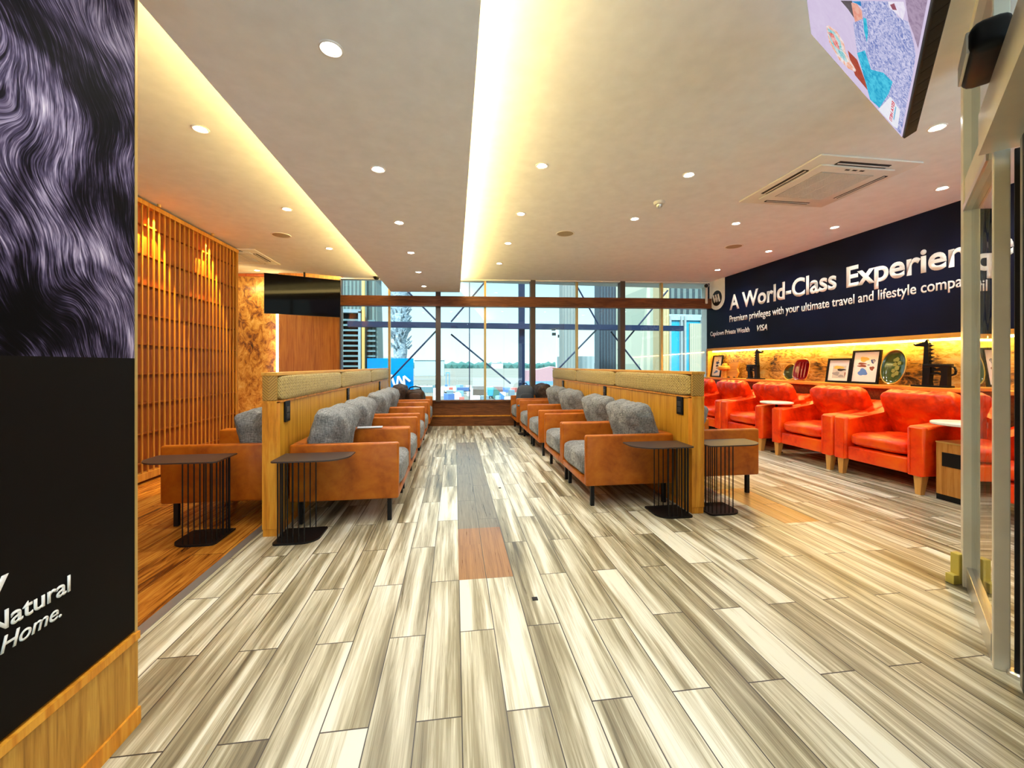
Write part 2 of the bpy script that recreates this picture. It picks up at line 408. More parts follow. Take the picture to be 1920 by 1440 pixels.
def text_mesh(name, body, mat, parent, matrix, height=None, width=None, bold=0.0, shear=0.0, depth=.0015, spacing=1.0, label=None):
    """flat raised lettering; local x runs along the line, y up, scaled to the given cap height and line width"""
    cu = bpy.data.curves.new(name, 'FONT'); cu.body = body; cu.size = 1.0; cu.offset = bold; cu.shear = shear; cu.space_character = spacing; cu.resolution_u = 5
    tmp = bpy.data.objects.new(name, cu); COL.objects.link(tmp)
    dg = bpy.context.evaluated_depsgraph_get(); me = bpy.data.meshes.new_from_object(tmp.evaluated_get(dg))
    bpy.data.objects.remove(tmp); bpy.data.curves.remove(cu)
    xs = [v.co.x for v in me.vertices]; x0, x1 = min(xs), max(xs)
    sy = (height / .70) if height else 1.0
    sx = (width / (x1 - x0)) if width else sy
    b = bmesh.new(); b.from_mesh(me); bpy.data.meshes.remove(me)
    ex = bmesh.ops.extrude_face_region(b, geom=list(b.faces))
    for g in ex['geom']:
        if isinstance(g, bmesh.types.BMVert): g.co.z += 1
    for v in b.verts:
        v.co = matrix @ Vector(((v.co.x - x0) * sx, v.co.y * sy, v.co.z * depth))
    mb = MB(); mb.b.free(); mb.b = b
    return mb.build(name, mat, parent, label=label)
def frame3(o, ex, ey):
    ex, ey = Vector(ex).normalized(), Vector(ey).normalized(); ez = ex.cross(ey)
    return Matrix(((ex.x, ey.x, ez.x, o[0]), (ex.y, ey.y, ez.y, o[1]), (ex.z, ey.z, ez.z, o[2]), (0, 0, 0, 1)))

# ------------------------------------------------------------------ room shell
ZC, ZD = 2.85, 2.60
struct(MB().box(-1.36, 5.4, -3.0, 8.2, -.12, 0).build('floor', 'floor'))
struct(MB().box(-4.8, -1.41, -3.0, 8.6, -.12, 0).build('floor_left', 'floor2'))
struct(MB().box(-1.41, -1.36, -3.0, 8.3, -.12, .004).build('trim_1', plain('grey threshold strip', (.34, .33, .31), .35, .6)))
struct(MB().box(-1.06, 5.5, -3.0, 8.3, ZC, ZC + .15).build('ceiling', 'ceiling'))
ce = [(-1.06, -3), (-1.06, 8.3), (-1.56, 8.20), (-1.85, 8.16), (-2.12, 8.09), (-2.45, 7.96), (-2.77, 7.80), (-3.15, 7.60), (-3.58, 7.38), (-4.2, 7.1), (-4.9, 6.85), (-4.9, -3)]
struct(MB().prism(ce, ZC, ZC + .035).build('ceiling_left', 'ceiling'))
struct(MB().box(-4.9, -1.06, -3, 8.7, 2.925, 3.1).build('ceiling_alcove', 'ceiling'))
# dropped ceiling bulkhead: thin lip on a narrower core, warm strips on the lip
dr = MB(); dr.prism([(-1.22, -3), (.105, -3), (.095, 8.035), (-1.22, 8.14)], ZD, ZD + .05); dr.box(-1.08, -.035, -3, 8.0, ZD + .05, ZC)
struct(dr.build('ceiling_bulkhead', 'ceiling'))
for nm, x0, lab in (('cove_light', .015, 'warm strip light hidden above the dropped ceiling edge facing the banner wall'), ('cove_light', -1.17, 'warm strip light hidden above the dropped ceiling edge facing the slatted screen')):
    tag(MB().box(x0, x0 + .05, 1.2 if x0 > -.5 else -.5, 7.95, ZD + .052, ZD + .125).build(nm, 'cove'), lab, 'strip light', 'cove strips')
cv = MB()
pts = [(p[0] - .01, p[1] - .04) for p in ce[1:11]]
for a, b in zip(pts, pts[1:]):
    d = Vector((b[0] - a[0], b[1] - a[1], 0)); L = d.length; ang = math.atan2(d.y, d.x)
    cv.box(0, L, -.02, .02, ZC + .036, ZC + .046, mat=Matrix.Translation((a[0], a[1], 0)) @ Matrix.Rotation(ang, 4, 'Z'))
tag(cv.build('cove_light', 'coveback'), 'warm curved strip light hidden above the ceiling edge by the burl stone wall', 'strip light', 'cove strips')

# outer walls out of frame that close the room
struct(MB().box(5.28, 5.4, -3, 8.2, 0, ZC).build('wall_right', 'paint'))
rw = MB(); rw.box(-4.9, 5.4, -3.15, -3.0, -.1, .04); rw.box(-4.9, -4.0, -3.15, -3.0, .35, 3); rw.box(5.0, 5.4, -3.15, -3.0, .35, 3); struct(rw.build('wall_rear', 'paint'))
rg = struct(MB().box(-4.0, 5.0, -3.09, -3.08, .04, 2.84).build('window_5', 'glass'))  # unseen rear glazing, added so daylight brightens the ceiling
for k in range(7): MB().box(-4.03 + k * 1.5, -3.97 + k * 1.5, -3.12, -3.02, .04, 2.84).build('mullion', 'mullion', rg)
struct(MB().box(-12, 14, -24.0, -3.15, -.25, -.05).build('added_bounce_terrace', plain('pale bounce slab', (.78, .83, .88), .8)))  # unseen pale slab, added to bounce sunlight up onto the ceiling
struct(MB().box(-3.35, -3.18, -3, 6.42, 0, ZC).build('wall_left', 'lattback'))
struct(MB().box(-4.9, -4.75, 6.3, 8.6, 0, 3).build('wall_alcove', 'paint'))
# back wall: burl stone, then raised wood panel with a light strip behind its edge
struct(MB().box(-4.8, -2.16, .02, .14, 0, 3).skew_facade().build('wall_back', 'burl'))
struct(MB().box(-3.30, -2.16, -.05, .02, 0, 2.985).skew_facade().build('wall_back_panel', 'panelwood'))
struct(MB().box(-4.8, -3.30, -.015, .02, 2.865, 2.915).skew_facade().build('trim_2', wood('red wood trim', (.30, .04, .008), (.45, .08, .012), (.5, .12, .02))))
tag(MB().box(-3.345, -3.305, -.055, -.02, .1, 2.85).skew_facade().build('edge_light', 'vstrip'), 'vertical warm strip light between the burl stone and the wood wall panel', 'strip light')

# ------------------------------------------------------------------ photo wall at the near end
XP = -1.04
struct(MB().box(-1.20, XP - .012, -3, 1.507, 0, ZD).build('wall_panel', 'oak'))
t = thing('printed_wall_panel', 'tall wall panel with black and violet animal fur photo above black lettered section', 'wall panel', (XP, 0, 0))
MB().box(-.012, .0, -3, 1.500, 1.203, ZD).build('photo_print', 'fur', t, label='black and violet close-up fur print')
MB().box(-.012, .0, -3, 1.500, .312, 1.203).build('black_section', plain('matt black panel', (.0028, .0015, .0012), .6, spec=.12), t)
MB().box(-.016, .002, 1.500, 1.511, .30, ZD).build('edge_strip', 'gold', t)
text_mesh('lettering', 'Natural', 'letter', t, frame3((.002, 1.070, .567), (0, 1, 0), (0, 0, 1)), .044, .200, .012, 0, .002, label='white Natural lettering')
text_mesh('lettering', 'Home.', 'letter', t, frame3((.002, 1.097, .513), (0, 1, 0), (0, 0, 1)), .038, .148, .006, .25, .002, label='white slanted Home. lettering')
text_mesh('lettering', 'y', 'letter', t, frame3((.002, 1.062, .650), (0, 1, 0), (0, 0, 1)), .065, .052, .012, 0, .002)
t = thing('wall_base_cladding', 'oak base cladding with cap rail under the black lettered panel', 'cladding', (XP, 0, 0))
MB().box(-.012, .004, -3, 1.509, .055, .280).build('cladding_board', 'oakdark', t)
MB().box(-.012, .010, -3, 1.511, .280, .304).build('cap_rail', 'oakend', t)
MB().box(-.012, .012, -3, 1.511, .0, .055).build('skirting', 'oakend', t)

# ------------------------------------------------------------------ slatted timber screen
t = thing('slatted_screen', 'tall wooden slatted screen glowing amber in two bays beside the orange floor', 'screen', (-3.08, 0, 0))
MB().box(-.075, -.055, 2.9, 6.36, .0, 2.83).build('back_panel', 'lattback', t)
sl = MB()
for k in range(43):
    y = 2.93 + k * .0805
    sl.box(-.012, .0, y, y + .014, .10, 2.79)
sl.build('slats', 'slat', t)
sh = MB()
for r in range(9):
    z = .187 + .30 * r
    sh.box(-.055, -.014, 2.93, 6.33, z, z + .014)
sh.build('cross_ledges', 'lattback', t)
MB().box(-.085, .008, 2.9, 6.36, 2.785, 2.83).build('top_rail', 'slat', t)
MB().box(-.085, .008, 2.9, 6.36, .03, .10).build('bottom_rail', 'slat', t)
MB().box(-.085, .002, 6.335, 6.36, .10, 2.785).build('end_stile', 'slat', t)
for yy in (4.66, 5.60):
    MB().tube((.075, yy, 2.80), (.075, yy, 2.83), .016, n=12).build('washer_lamp', 'gold', t)
    pd = bpy.data.lights.new('screen_lamp', 'SPOT'); po = bpy.data.objects.new('screen_lamp', pd); COL.objects.link(po); po.parent = t
    pd.energy = 110; pd.color = (1, .60, .10); pd.spot_size = math.radians(50); pd.spot_blend = .25; pd.shadow_soft_size = .008
    po.location = (.075, yy, 2.79); po.rotation_euler = (math.radians(3), math.radians(13), 0)

# ------------------------------------------------------------------ window wall
def fbox(x0, x1, o0, o1, z0, z1, name, mat, parent=None): return MB().box(x0, x1, o0, o1, z0, z1).skew_facade().build(name, mat, parent)
bays = [(-2.16, -.37), (-.275, 1.467), (1.562, 3.247), (3.344, 5.08)]
for i, (a, b) in enumerate(bays):
    w = struct(fbox(a, b, .03, .042, .50, ZC, 'window_%d' % (i + 1), 'glass'))
    g = {0: -1.255, 1: .585, 2: 2.395, 3: 4.11}[i]
    fbox(g - .02, g + .02, -.02, .06, .50, ZC, 'thin_mullion', 'gold', w)
for k, (a, b) in enumerate([(-.37, -.275), (1.467, 1.562), (3.247, 3.344), (-2.175, -2.15)]):
    struct(fbox(a, b, -.06, .08, .48, ZC, 'trim_%d' % (k + 3), 'mullion'))
struct(fbox(-2.16, 5.08, -.12, .03, 2.315, 2.508, 'trim_7', 'mahog'))
struct(fbox(-2.16, 5.08, -.01, .12, 0, .50, 'wall_back_sill', 'mahog'))
struct(fbox(-2.16, 5.08, -.05, .0, .475, .505, 'trim_8', 'mahog'))
struct(fbox(-2.16, 5.08, -.03, .0, .185, .205, 'trim_9', 'oakend'))
struct(fbox(-2.16, 5.08, -.02, .0, .0, .185, 'baseboard_back', 'mahog'))
struct(fbox(-2.16, 5.2, -.05, .1, 2.83, ZC, 'trim_10', 'whitepaint'))

# ------------------------------------------------------------------ banner wall on the right
XB = 5.07
struct(MB().box(XB + .02, 5.28, 2.0, 7.70, 1.50, ZC).build('wall_right_upper', 'paint'))
struct(MB().box(5.20, 5.28, 2.0, 7.66, .90, 1.50).build('wall_right_stone', 'stone'))
struct(MB().box(5.10, 5.28, 2.0, 7.70, 0, .90).build('wall_right_lower', 'mahog'))
struct(MB().box(XB - .012, 5.2, 2.0, 7.70, 1.465, 1.515).build('trim_11', 'trimwood'))
struct(MB().box(5.04, 5.2, 7.62, 7.68, .93, 1.465).build('trim_12', 'trimwood'))
tag(MB().box(5.00, 5.24, 2.0, 7.68, .905, .945, .006).build('display_shelf', 'trimwood'), 'long oak display shelf below the stone niche behind the red armchairs', 'shelf')
tag(MB().box(5.13, 5.16, 2.0, 7.60, 1.445, 1.463).build('niche_light', 'niche'), 'warm strip light along the top of the stone niche above the shelf', 'strip light')
t = thing('banner', 'navy blue wall banner with white lettering above the stone niche', 'banner', (XB, 0, 0))
def m_navy():
    q = NT('navy banner vinyl'); n = q.noise(q.obj(), 1.1, 2); return q.bsdf(q.ramp(n, (.3, (.0022, .0026, .009)), (.7, (.004, .007, .034))), .5, spec=.12)
MB().box(.0, .02, 2.0, 7.70, 1.515, ZC).build('banner_sheet', m_navy(), t)
B0 = lambda y, z, d=-.001: frame3((d, y, z), (0, -1, 0), (0, 0, 1))
text_mesh('lettering', 'A World-Class', 'letter', t, B0(7.0, 2.215), .262, 2.16, .026, label='large white headline lettering')
text_mesh('lettering', 'Experience', 'letter', t, B0(4.70, 2.200), .258, 1.62, .026, label='large white headline lettering')
text_mesh('lettering', 'Premium privileges with your', 'letter', t, B0(7.0, 1.985), .118, 1.56, .012, label='small white subtitle lettering')
text_mesh('lettering', 'ultimate travel and lifestyle companion', 'letter', t, B0(5.40, 1.975), .120, 2.18, .012, label='small white subtitle lettering')
text_mesh('lettering', 'Capdown Private Wealth', 'letter', t, B0(7.58, 1.765), .085, 1.10, .014)
text_mesh('lettering', 'VISA', 'letter', t, B0(6.30, 1.760), .098, .23, .014, .3)
bd = [(-7.605, ZC), (-7.605, 2.47)] + [(-7.37 - .235 * math.cos(a), 2.47 - .205 * math.sin(a)) for a in [PI * k / 14 for k in range(1, 14)]] + [(-7.135, 2.47), (-7.135, ZC)]
bm_ = MB(); bm_.prism([(-p[0], p[1]) for p in bd], -.004, -.0005, 'x'); bdg = bm_.build('white_badge', 'letter', t)
dc = MB(); dc.prism([(7.37 + .15 * math.cos(a), 2.49 + .15 * math.sin(a)) for a in [2 * PI * k / 28 for k in range(28)]], -.007, -.004, 'x'); dc.build('navy_disc', 'plastic', bdg)
st = MB()
for k in (-1, 0, 1):
    yy = 7.37 - k * .075
    st.prism([(yy + .055, 2.56), (yy + .015, 2.57), (yy - .035, 2.425), (yy + .005, 2.41)], -.010, -.007, 'x')
    if k < 1: st.prism([(yy - .035, 2.425), (yy - .005, 2.41), (yy - .03, 2.50), (yy - .04, 2.50)], -.010, -.007, 'x')
st.build('emblem', 'letter', bdg)

# ------------------------------------------------------------------ partitions
def partition(x0, x1, y0, y1, lab, name='seat_partition'):
    t = thing(name, lab, 'partition', (0, 0, 0))
    MB().box(x0 + .008, x1 - .008, y0 + .05, y1, .05, .915).build('core_panel', 'oak', t)
    MB().box(x0, x1, y0, y0 + .055, .05, .93, .003).build('end_post', 'oakend', t)
    MB().box(x0 + .004, x1 - .004, y0 + .006, y1, 0, .055).build('plinth', 'oakend', t)
    MB().box(x0, x1, y0 - .004, y1, .918, .934).build('ledge', 'oakend', t)
    MB().box(x0 - .004, x1 + .004, y0 - .006, y1, 1.108, 1.130, .003).build('top_rail', 'trimwood', t)
    MB().box(x0 + .02, x1 - .02, y0 + .02, y1 - .01, .93, 1.11).build('rail_core', 'oak', t)
    MB().box(x0 + .002, x1 - .002, y0 - .002, y0 + .02, .936, 1.108, .004).build('woven_end_cap', 'carved', t)
    n = 3; L = (y1 - y0 - .02) / n
    for side in (-1, 1):
        for k in range(n):
            a = y0 + .02 + k * L; b = a + L - .006
            cx = x1 - .004 if side > 0 else x0 + .004
            m = MB(); m.cushion((L - .006, .174, .05), (0, 0, 0), .55, .0, n=10, power=9)
            m.xform(Matrix.Translation((cx, (a + b) / 2, 1.021)) @ frame3((0, 0, 0), (0, 1, 0), (0, 0, 1)))
            m.build('head_cushion', 'weave', t, True)
    return t
partition(-1.312, -1.216, 3.02, 7.80, 'oak seat partition with gold woven headrest on the edge of the orange floor')
partition(1.862, 1.968, 3.02, 7.70, 'oak seat partition with gold woven headrest nearer the red armchairs')

def socket(x, y, z, s, lab, narrow=False):
    t = thing('power_outlet', lab, 'power outlet', (x, y, z), group='black outlets in the seat partitions')
    h, w = .075, .045
    MB().box(min(0, s * .012), max(0, s * .012), -w, w, -h, h, .003).build('outlet_plate', 'plastic', t)
    f = MB()
    for dz in (-.038, .012):
        f.box(min(s * .012, s * .0145), max(s * .012, s * .0145), -.028, .028, dz - .018, dz + .022, .002)
    f.build('outlet_face', plain('outlet insert', (.03, .028, .028), .3), t)
for x, s, nm in ((-1.2235, 1, 'orange-floor partition'), (1.8695, -1, 'partition nearer the red armchairs')):
    for k, yy in enumerate((3.20, 4.93, 6.93)):
        socket(x, yy, .845, s, '%s black power outlet from the near end of the %s' % (ORD[k], nm))

# ------------------------------------------------------------------ tan armchairs (local: front toward +x, width along y, origin at floor back-middle)
def make_lounge_chair():
    t = thing('lounge_chair', '', 'armchair')
    W2, D, H0, H1, AT = .40, .775, .178, .600, .055
    for s in (-1, 1):
        y0, y1 = (W2 - AT, W2) if s > 0 else (-W2, -W2 + AT)
        MB().box(.0, D, y0, y1, H0, H1, .017, 3).build('armrest', 'tan', t, True)
    MB().box(.0, .09, -W2 + AT, W2 - AT, H0, H1, .015, 3).build('backrest', 'tan', t, True)
    MB().box(.05, D - .004, -W2 + AT, W2 - AT, H0, .235, .008, 2).build('seat_base', 'tan', t, True)
    m = MB(); m.cushion((.67, 2 * (W2 - AT) - .006, .235), (.452, 0, .338), .22, .006, 3, 14, power=7)
    m.build('seat_cushion', 'fabric', t, True)
    r = Matrix.Rotation(math.radians(-75), 3, 'Y')
    m = MB(); m.cushion((.47, .70, .27), (.195, 0, .605), .40, .016, 11, 22, rot=r, power=7, wfreq=10)
    m.build('back_cushion', 'fabric', t, True)
    for x in (.06, D - .075):
        for s in (-1, 1):
            y = s * (W2 - .065)
            MB().box(x - .015, x + .015, y - .015, y + .015, 0, H0 + .01).build('leg', 'black', t)
    return t
chair = make_lounge_chair(); used = [False]
def put_chair(x, y, rz, label, brown=False):
    if not used[0]:
        used[0] = True; c = chair; c.location = (x, y, 0); c.rotation_euler = (0, 0, rz); c['label'] = label; c['group'] = 'tan lounge armchairs'
    else: c = dup(chair, (x, y, 0), rz, label, 'tan lounge armchairs')
    if brown:
        for ch in c.children:
            if ch.name.startswith('back_cushion'):
                ch.data = ch.data.copy(); ch.data.materials[0] = M['brownfab']; ch['label'] = 'dark brown back cushion'
    return c
YL = [3.57, 4.375, 5.465, 6.27, 7.50]; YR = [3.66, 4.465, 5.575, 6.38, 7.48]
for k, y in enumerate(YL):
    put_chair(-1.195, y, 0, '%s tan armchair from the near end, aisle side of the orange-floor partition' % ORD[k], k == 4)
for k, y in enumerate(YR):
    put_chair(1.845, y, PI, '%s tan armchair from the near end, aisle side of the partition nearer the red armchairs' % ORD[k], k == 4)
put_chair(-1.325, 3.66, PI, 'tan armchair facing the slatted screen, on the orange floor behind a black table')
put_chair(-1.325, 4.465, PI, 'tan armchair facing the slatted screen, farther back beside the orange-floor partition')
put_chair(1.985, 3.80, 0, 'tan armchair facing the red armchairs, at the near end of the partition')
put_chair(1.985, 4.605, 0, 'tan armchair facing the red armchairs, second from the near end of the partition')

# ------------------------------------------------------------------ black wire side tables (local: column end at x=0, top reaches +x * s)
def side_table(x, y, s, lab, top=.47):
    t = thing('side_table', lab, 'side table', (x, y, 0), group='black wire side tables')
    def plate(L, Wd, rr, z0, z1, name, mat, x0=0.0):
        pts = [(x0, Wd), (x0, .03)] + [(x0 + .03 - .03 * math.cos(a), .03 - .03 * math.sin(a)) for a in (PI / 6, PI / 3)] + [(x0 + .03, 0)]
        pts += [(L - rr + rr * math.sin(a), (rr - rr * math.cos(a)) * .9) for a in [PI / 2 * k / 9 for k in range(10)]]
        pts += [(L, Wd - .01), (L - .01, Wd)]
        m = MB(); m.prism([(s * p[0], p[1]) for p in pts], z0, z1); return m.build(name, mat, t)
    plate(.28, .27, .11, 0, .012, 'base_plate', 'black')
    plate(top, .27, .17, .540, .549, 'table_top', 'table', -.01)
    rods = [(.20, .022), (.165, .020), (.13, .020), (.095, .020), (.06, .022), (.03, .034), (.018, .065), (.018, .105), (.018, .145), (.018, .185), (.018, .225), (.04, .252), (.08, .255), (.12, .255), (.16, .255), (.20, .252)]
    for px_, py_ in rods: MB().tube((s * px_, py_, .012), (s * px_, py_, .540), .0042, n=8).build('upright_rod', 'black', t)
    return t
side_table(-1.560, 2.92, -1, 'black wire side table on the orange floor, beside the partition end', .50)
side_table(-1.190, 2.86, 1, 'black wire side table standing on pale planks before the orange-floor partition')
side_table(1.835, 2.945, -1, 'black wire side table before the aisle armchairs of the partition nearer red armchairs')
side_table(1.985, 2.955, 1, 'black wire side table on the red armchair side of the partition', .49)
# small round table between the far chairs
t = thing('round_table', 'small dark round table between far armchairs nearest the window', 'side table', (1.20, 6.93, 0))
MB().lathe([(0, .478), (.137, .478), (.142, .485), (.142, .497), (.137, .5), (0, .5)], 28).build('table_top', plain('dark blue table top', (.02, .05, .09), .3), t, True)
MB().tube((0, 0, .012), (0, 0, .478), .014).build('column', 'black', t)
MB().lathe([(0, 0), (.13, 0), (.13, .01), (0, .014)], 24).build('base', 'black', t, True)

# magazine, handbag and backpack left on the chairs
t = thing('magazine', 'white folded magazine lying on tan armrest between first and second aisle chairs', 'magazine', (-.78, 3.945, .602), .1)
MB().box(-.11, .11, -.035, .035, 0, .006, .002).build('pages', 'white', t)
MB().box(-.11, .11, -.035, .035, .006, .008).build('cover', plain('magazine cover', (.62, .66, .78), .3), t)
t = thing('handbag', 'dark brown leather handbag slumped on the far armchair nearest the window', 'handbag', (-.70, 7.45, .458))
m = MB(); m.cushion((.34, .18, .30), (0, 0, .15), .3, .02, 5, 10, power=4); m.build('bag_body', leather('dark brown bag leather', (.02, .010, .006), (.05, .024, .012), (.09, .05, .025), .35), t, True)
m = MB(); m.path([(-.11, 0, .27), (-.09, 0, .33), (0, 0, .35), (.09, 0, .33), (.11, 0, .27)], .011); m.build('bag_strap', 'plastic', t, True)
m = MB(); m.cushion((.20, .02, .13), (0, -.10, .17), .3, .004, 2, 6); m.build('front_pocket', leather('bag flap', (.05, .022, .012), (.10, .05, .03), (.14, .07, .04), .4), t, True)
t = thing('backpack', 'blue grey backpack standing on the far tan armchair beside the window', 'bag', (1.28, 7.45, .458))
m = MB(); m.cushion((.30, .30, .36), (0, 0, .18), .2, .012, 8, 10, power=4); m.build('bag_body', plain('slate cloth', (.07, .09, .12), .8), t, True)
m = MB(); m.cushion((.22, .05, .18), (0, -.155, .13), .3, .005, 3, 6); m.build('front_pocket', plain('slate cloth dark', (.05, .065, .09), .8), t, True)
MB().path([(-.04, 0, .355), (-.03, 0, .39), (.03, 0, .39), (.04, 0, .355)], .009).build('grab_handle', 'plastic', t, True)

# ------------------------------------------------------------------ red leather armchairs (front toward +x)
def make_red():
    t = thing('leather_armchair', '', 'armchair')
    W2, D = .448, .86
    for s in (-1, 1):
        ya, yb = (W2 - .155, W2) if s > 0 else (-W2, -W2 + .155)
        m = MB(); pr = [(.03, .17), (D, .17), (D, .605), (D - .03, .625), (.42, .635), (.32, .66), (.22, .73), (.12, .775), (.03, .775)]
        m.prism(pr, ya, yb, 'y')
        es = [e_ for e_ in m.b.edges if abs(e_.verts[0].co.y - e_.verts[1].co.y) < 1e-6]
        bmesh.ops.bevel(m.b, geom=es, offset=.028, segments=3, affect='EDGES', profile=.5)
        m.build('armrest', 'red', t, True)
        sm = MB(); yq = ya if s > 0 else yb
        sm.path([(D + .001, yq + s * .035, .18), (D + .001, yq + s * .035, .60)], .004); sm.path([(D + .001, yq + s * .035, .60), (.45, yq + s * .035, .638)], .004)
        sm.build('piping', 'red', t, True)
    MB().box(.02, .20, -W2 + .155, W2 - .155, .17, .77, .03, 3).build('backrest', 'red', t, True)
    MB().box(.10, D - .012, -W2 + .155, W2 - .155, .17, .315, .018, 3).build('seat_base', 'red', t, True)
    m = MB(); m.cushion((.68, 2 * (W2 - .155) + .004, .175), (.525, 0, .395), .42, .010, 21, 16, power=6, wfreq=10); m.build('seat_cushion', 'red', t, True)
    r = Matrix.Rotation(math.radians(-70), 3, 'Y')
    m = MB(); m.cushion((.52, .70, .225), (.265, 0, .665), .38, .013, 31, 22, rot=r, power=8, wfreq=13)
    for v in m.b.verts:                                                  # three tufts pressed into the front face
        for yq in (-.17, .0, .17):
            d2 = (v.co.y - yq) ** 2 + (v.co.z - .63) ** 2
            if v.co.x > .25: v.co.x -= .03 * math.exp(-d2 / .0022)
    m.build('back_cushion', 'red', t, True)
    for x in (.10, D - .055):
        for s in (-1, 1):
            y = s * (W2 - .07)
            m = MB(); m.box(-.036, .036, -.036, .036, 0, .175)
            for v in m.b.verts:
                k = .62 if v.co.z < .01 else 1.0
                v.co.x = x + v.co.x * k + (0 if v.co.z > .01 else (.012 if x > .4 else -.012)); v.co.y = y + v.co.y * k
            m.build('leg', wood('beech leg', (.50, .22, .05), (.64, .32, .08), (.72, .4, .12)) if x == .10 and s < 0 else bpy.data.materials['beech leg'], t)
    return t
rc = make_red(); rc.location = (5.03, 3.575, 0); rc.rotation_euler = (0, 0, PI)
rc['label'] = 'red leather armchair below the black sculpture, beside the near white table'; rc['group'] = 'red leather armchairs'
for y, lab, xx in ((4.48, 'red leather armchair below the framed pictures, second from the near white table', 5.03), (5.53, 'red leather armchair below the green and red dishes, behind a round white table', 5.03), (6.43, 'red leather armchair below the small carved giraffe', 5.03), (7.235, 'red leather armchair farthest along the wall, in the corner by the window', 5.03), (2.295, 'red leather armchair mostly hidden behind the aluminium post, nearest to the glass', 4.86)):
    rr_ = dup(rc, (xx, y, 0), PI, lab)
    if y == 7.235: rr_.scale = (1, .78, 1)

# white round tables
t = thing('round_table', 'white round side table on black pole between two pairs of red armchairs', 'side table', (4.33, 5.02, 0), group='white round tables')
MB().lathe([(0, .662), (.185, .662), (.195, .668), (.195, .682), (.19, .686), (0, .686)], 32).build('table_top', 'white', t, True)
MB().tube((0, 0, .01), (0, 0, .662), .016).build('column', 'black', t)
MB().lathe([(0, 0), (.07, 0), (.07, .01), (0, .014)], 24).build('base', 'black', t, True)
t = thing('round_table', 'white round table on wooden box pedestal beside the near red armchair', 'side table', (4.36, 2.955, 0), group='white round tables')
MB().lathe([(0, .662), (.212, .662), (.22, .668), (.22, .682), (.215, .686), (0, .686)], 32).build('table_top', 'white', t, True)
MB().tube((0, 0, .51), (0, 0, .662), .02).build('column', 'black', t)
bx = MB().box(-.13, .20, -.14, .125, .05, .50).build('pedestal_box', wood('oak bin box', (.28, .11, .02), (.45, .2, .04), (.55, .28, .07), (12, 12, .8)), t)
MB().box(-.134, .204, -.144, .129, .50, .512).build('brass_lid', 'gold', bx)
MB().box(-.135, -.129, -.10, .08, .30, .42).build('slot', 'plastic', bx)
MB().box(-.13, .20, -.14, .125, 0, .05).build('kick_base', 'plastic', bx)

# ------------------------------------------------------------------ things on the display shelf (shelf top z = .945)
SZ = .946
def leaning(x_back, y, w, h, tilt=11):
    """local x = right along the wall (-y), local y = up the leaning face, local z = out toward the room"""
    a = math.radians(tilt); up = Vector((math.sin(a), 0, math.cos(a))); ex = Vector((0, -1, 0))
    return frame3((x_back - h * math.sin(a) - .02, y + w / 2, SZ + .002), ex, up)
def picture(y, w, h, lab, art, tilt=9):
    t = thing('framed_picture', lab, 'picture', (0, 0, 0), group='framed prints on the display shelf')
    m = leaning(5.19, y, w, h, tilt)
    f = MB(); b = .022
    f.box(0, w, 0, b, 0, .025).box(0, w, h - b, h, 0, .025).box(0, b, b, h - b, 0, .025).box(w - b, w, b, h - b, 0, .025)
    f.xform(m).build('frame', 'plastic', t)
    MB().box(b, w - b, b, h - b, .004, .010).xform(m).build('mat_board', 'white', t)
    art(t, m, w, h)
    return t
def blob(t, m, cx, cy, rx, ry, mat, name='printed_shape', rot=0.0, seed=0.0):
    q = MB(); pts = []
    for k in range(18):
        a = 2 * PI * k / 18; r = 1 + .18 * math.sin(3 * a + seed) + .08 * math.cos(5 * a + seed)
        px_, py_ = rx * r * math.cos(a), ry * r * math.sin(a)
        pts.append((cx + px_ * math.cos(rot) - py_ * math.sin(rot), cy + px_ * math.sin(rot) + py_ * math.cos(rot)))
    q.prism(pts, .0101, .0114).xform(m).build(name, mat, t)
INK = {k: plain(k + ' print ink', c, .6) for k, c in dict(navy=(.02, .05, .22), blue=(.10, .25, .65), ochre=(.75, .48, .10), rust=(.25, .07, .03), grey=(.30, .32, .34), black=(.02, .02, .025)).items()}
def art_small(t, m, w, h):
    blob(t, m, w * .5, h * .66, w * .16, h * .06, INK['navy'], seed=1); blob(t, m, w * .5, h * .52, w * .14, h * .045, INK['black'], seed=3)
    blob(t, m, w * .52, h * .41, w * .10, h * .035, INK['grey'], seed=2); blob(t, m, w * .46, h * .24, w * .20, h * .055, INK['blue'], rot=.35, seed=4)
    blob(t, m, w * .56, h * .75, w * .03, h * .05, INK['navy'], rot=-.5)
def art_land(t, m, w, h):
    MB().box(w * .24, w * .80, h * .18, h * .70, .0100, .0106).xform(m).build('printed_shape', plain('pale print ground', (.55, .57, .55), .6), t)
    blob(t, m, w * .48, h * .63, w * .22, h * .065, INK['ochre'], seed=2); blob(t, m, w * .60, h * .53, w * .18, h * .05, INK['black'], seed=1)
    blob(t, m, w * .40, h * .37, w * .15, h * .08, INK['grey'], seed=5); blob(t, m, w * .62, h * .27, w * .12, h * .05, INK['grey'], seed=3); blob(t, m, w * .78, h * .35, w * .02, h * .10, INK['rust'])
def art_big(t, m, w, h):
    blob(t, m, w * .43, h * .73, w * .15, h * .075, INK['ochre'], seed=1); blob(t, m, w * .36, h * .60, w * .15, h * .03, INK['rust'], seed=2); blob(t, m, w * .38, h * .53, w * .16, h * .035, INK['rust'], seed=4)
    blob(t, m, w * .42, h * .34, w * .16, h * .105, INK['blue'], seed=3); blob(t, m, w * .74, h * .67, w * .07, h * .06, INK['navy']); blob(t, m, w * .76, h * .67, w * .04, h * .04, M['white'])
    blob(t, m, w * .73, h * .46, w * .08, h * .06, INK['rust'], seed=6); blob(t, m, w * .60, h * .56, w * .05, h * .012, INK['navy'])
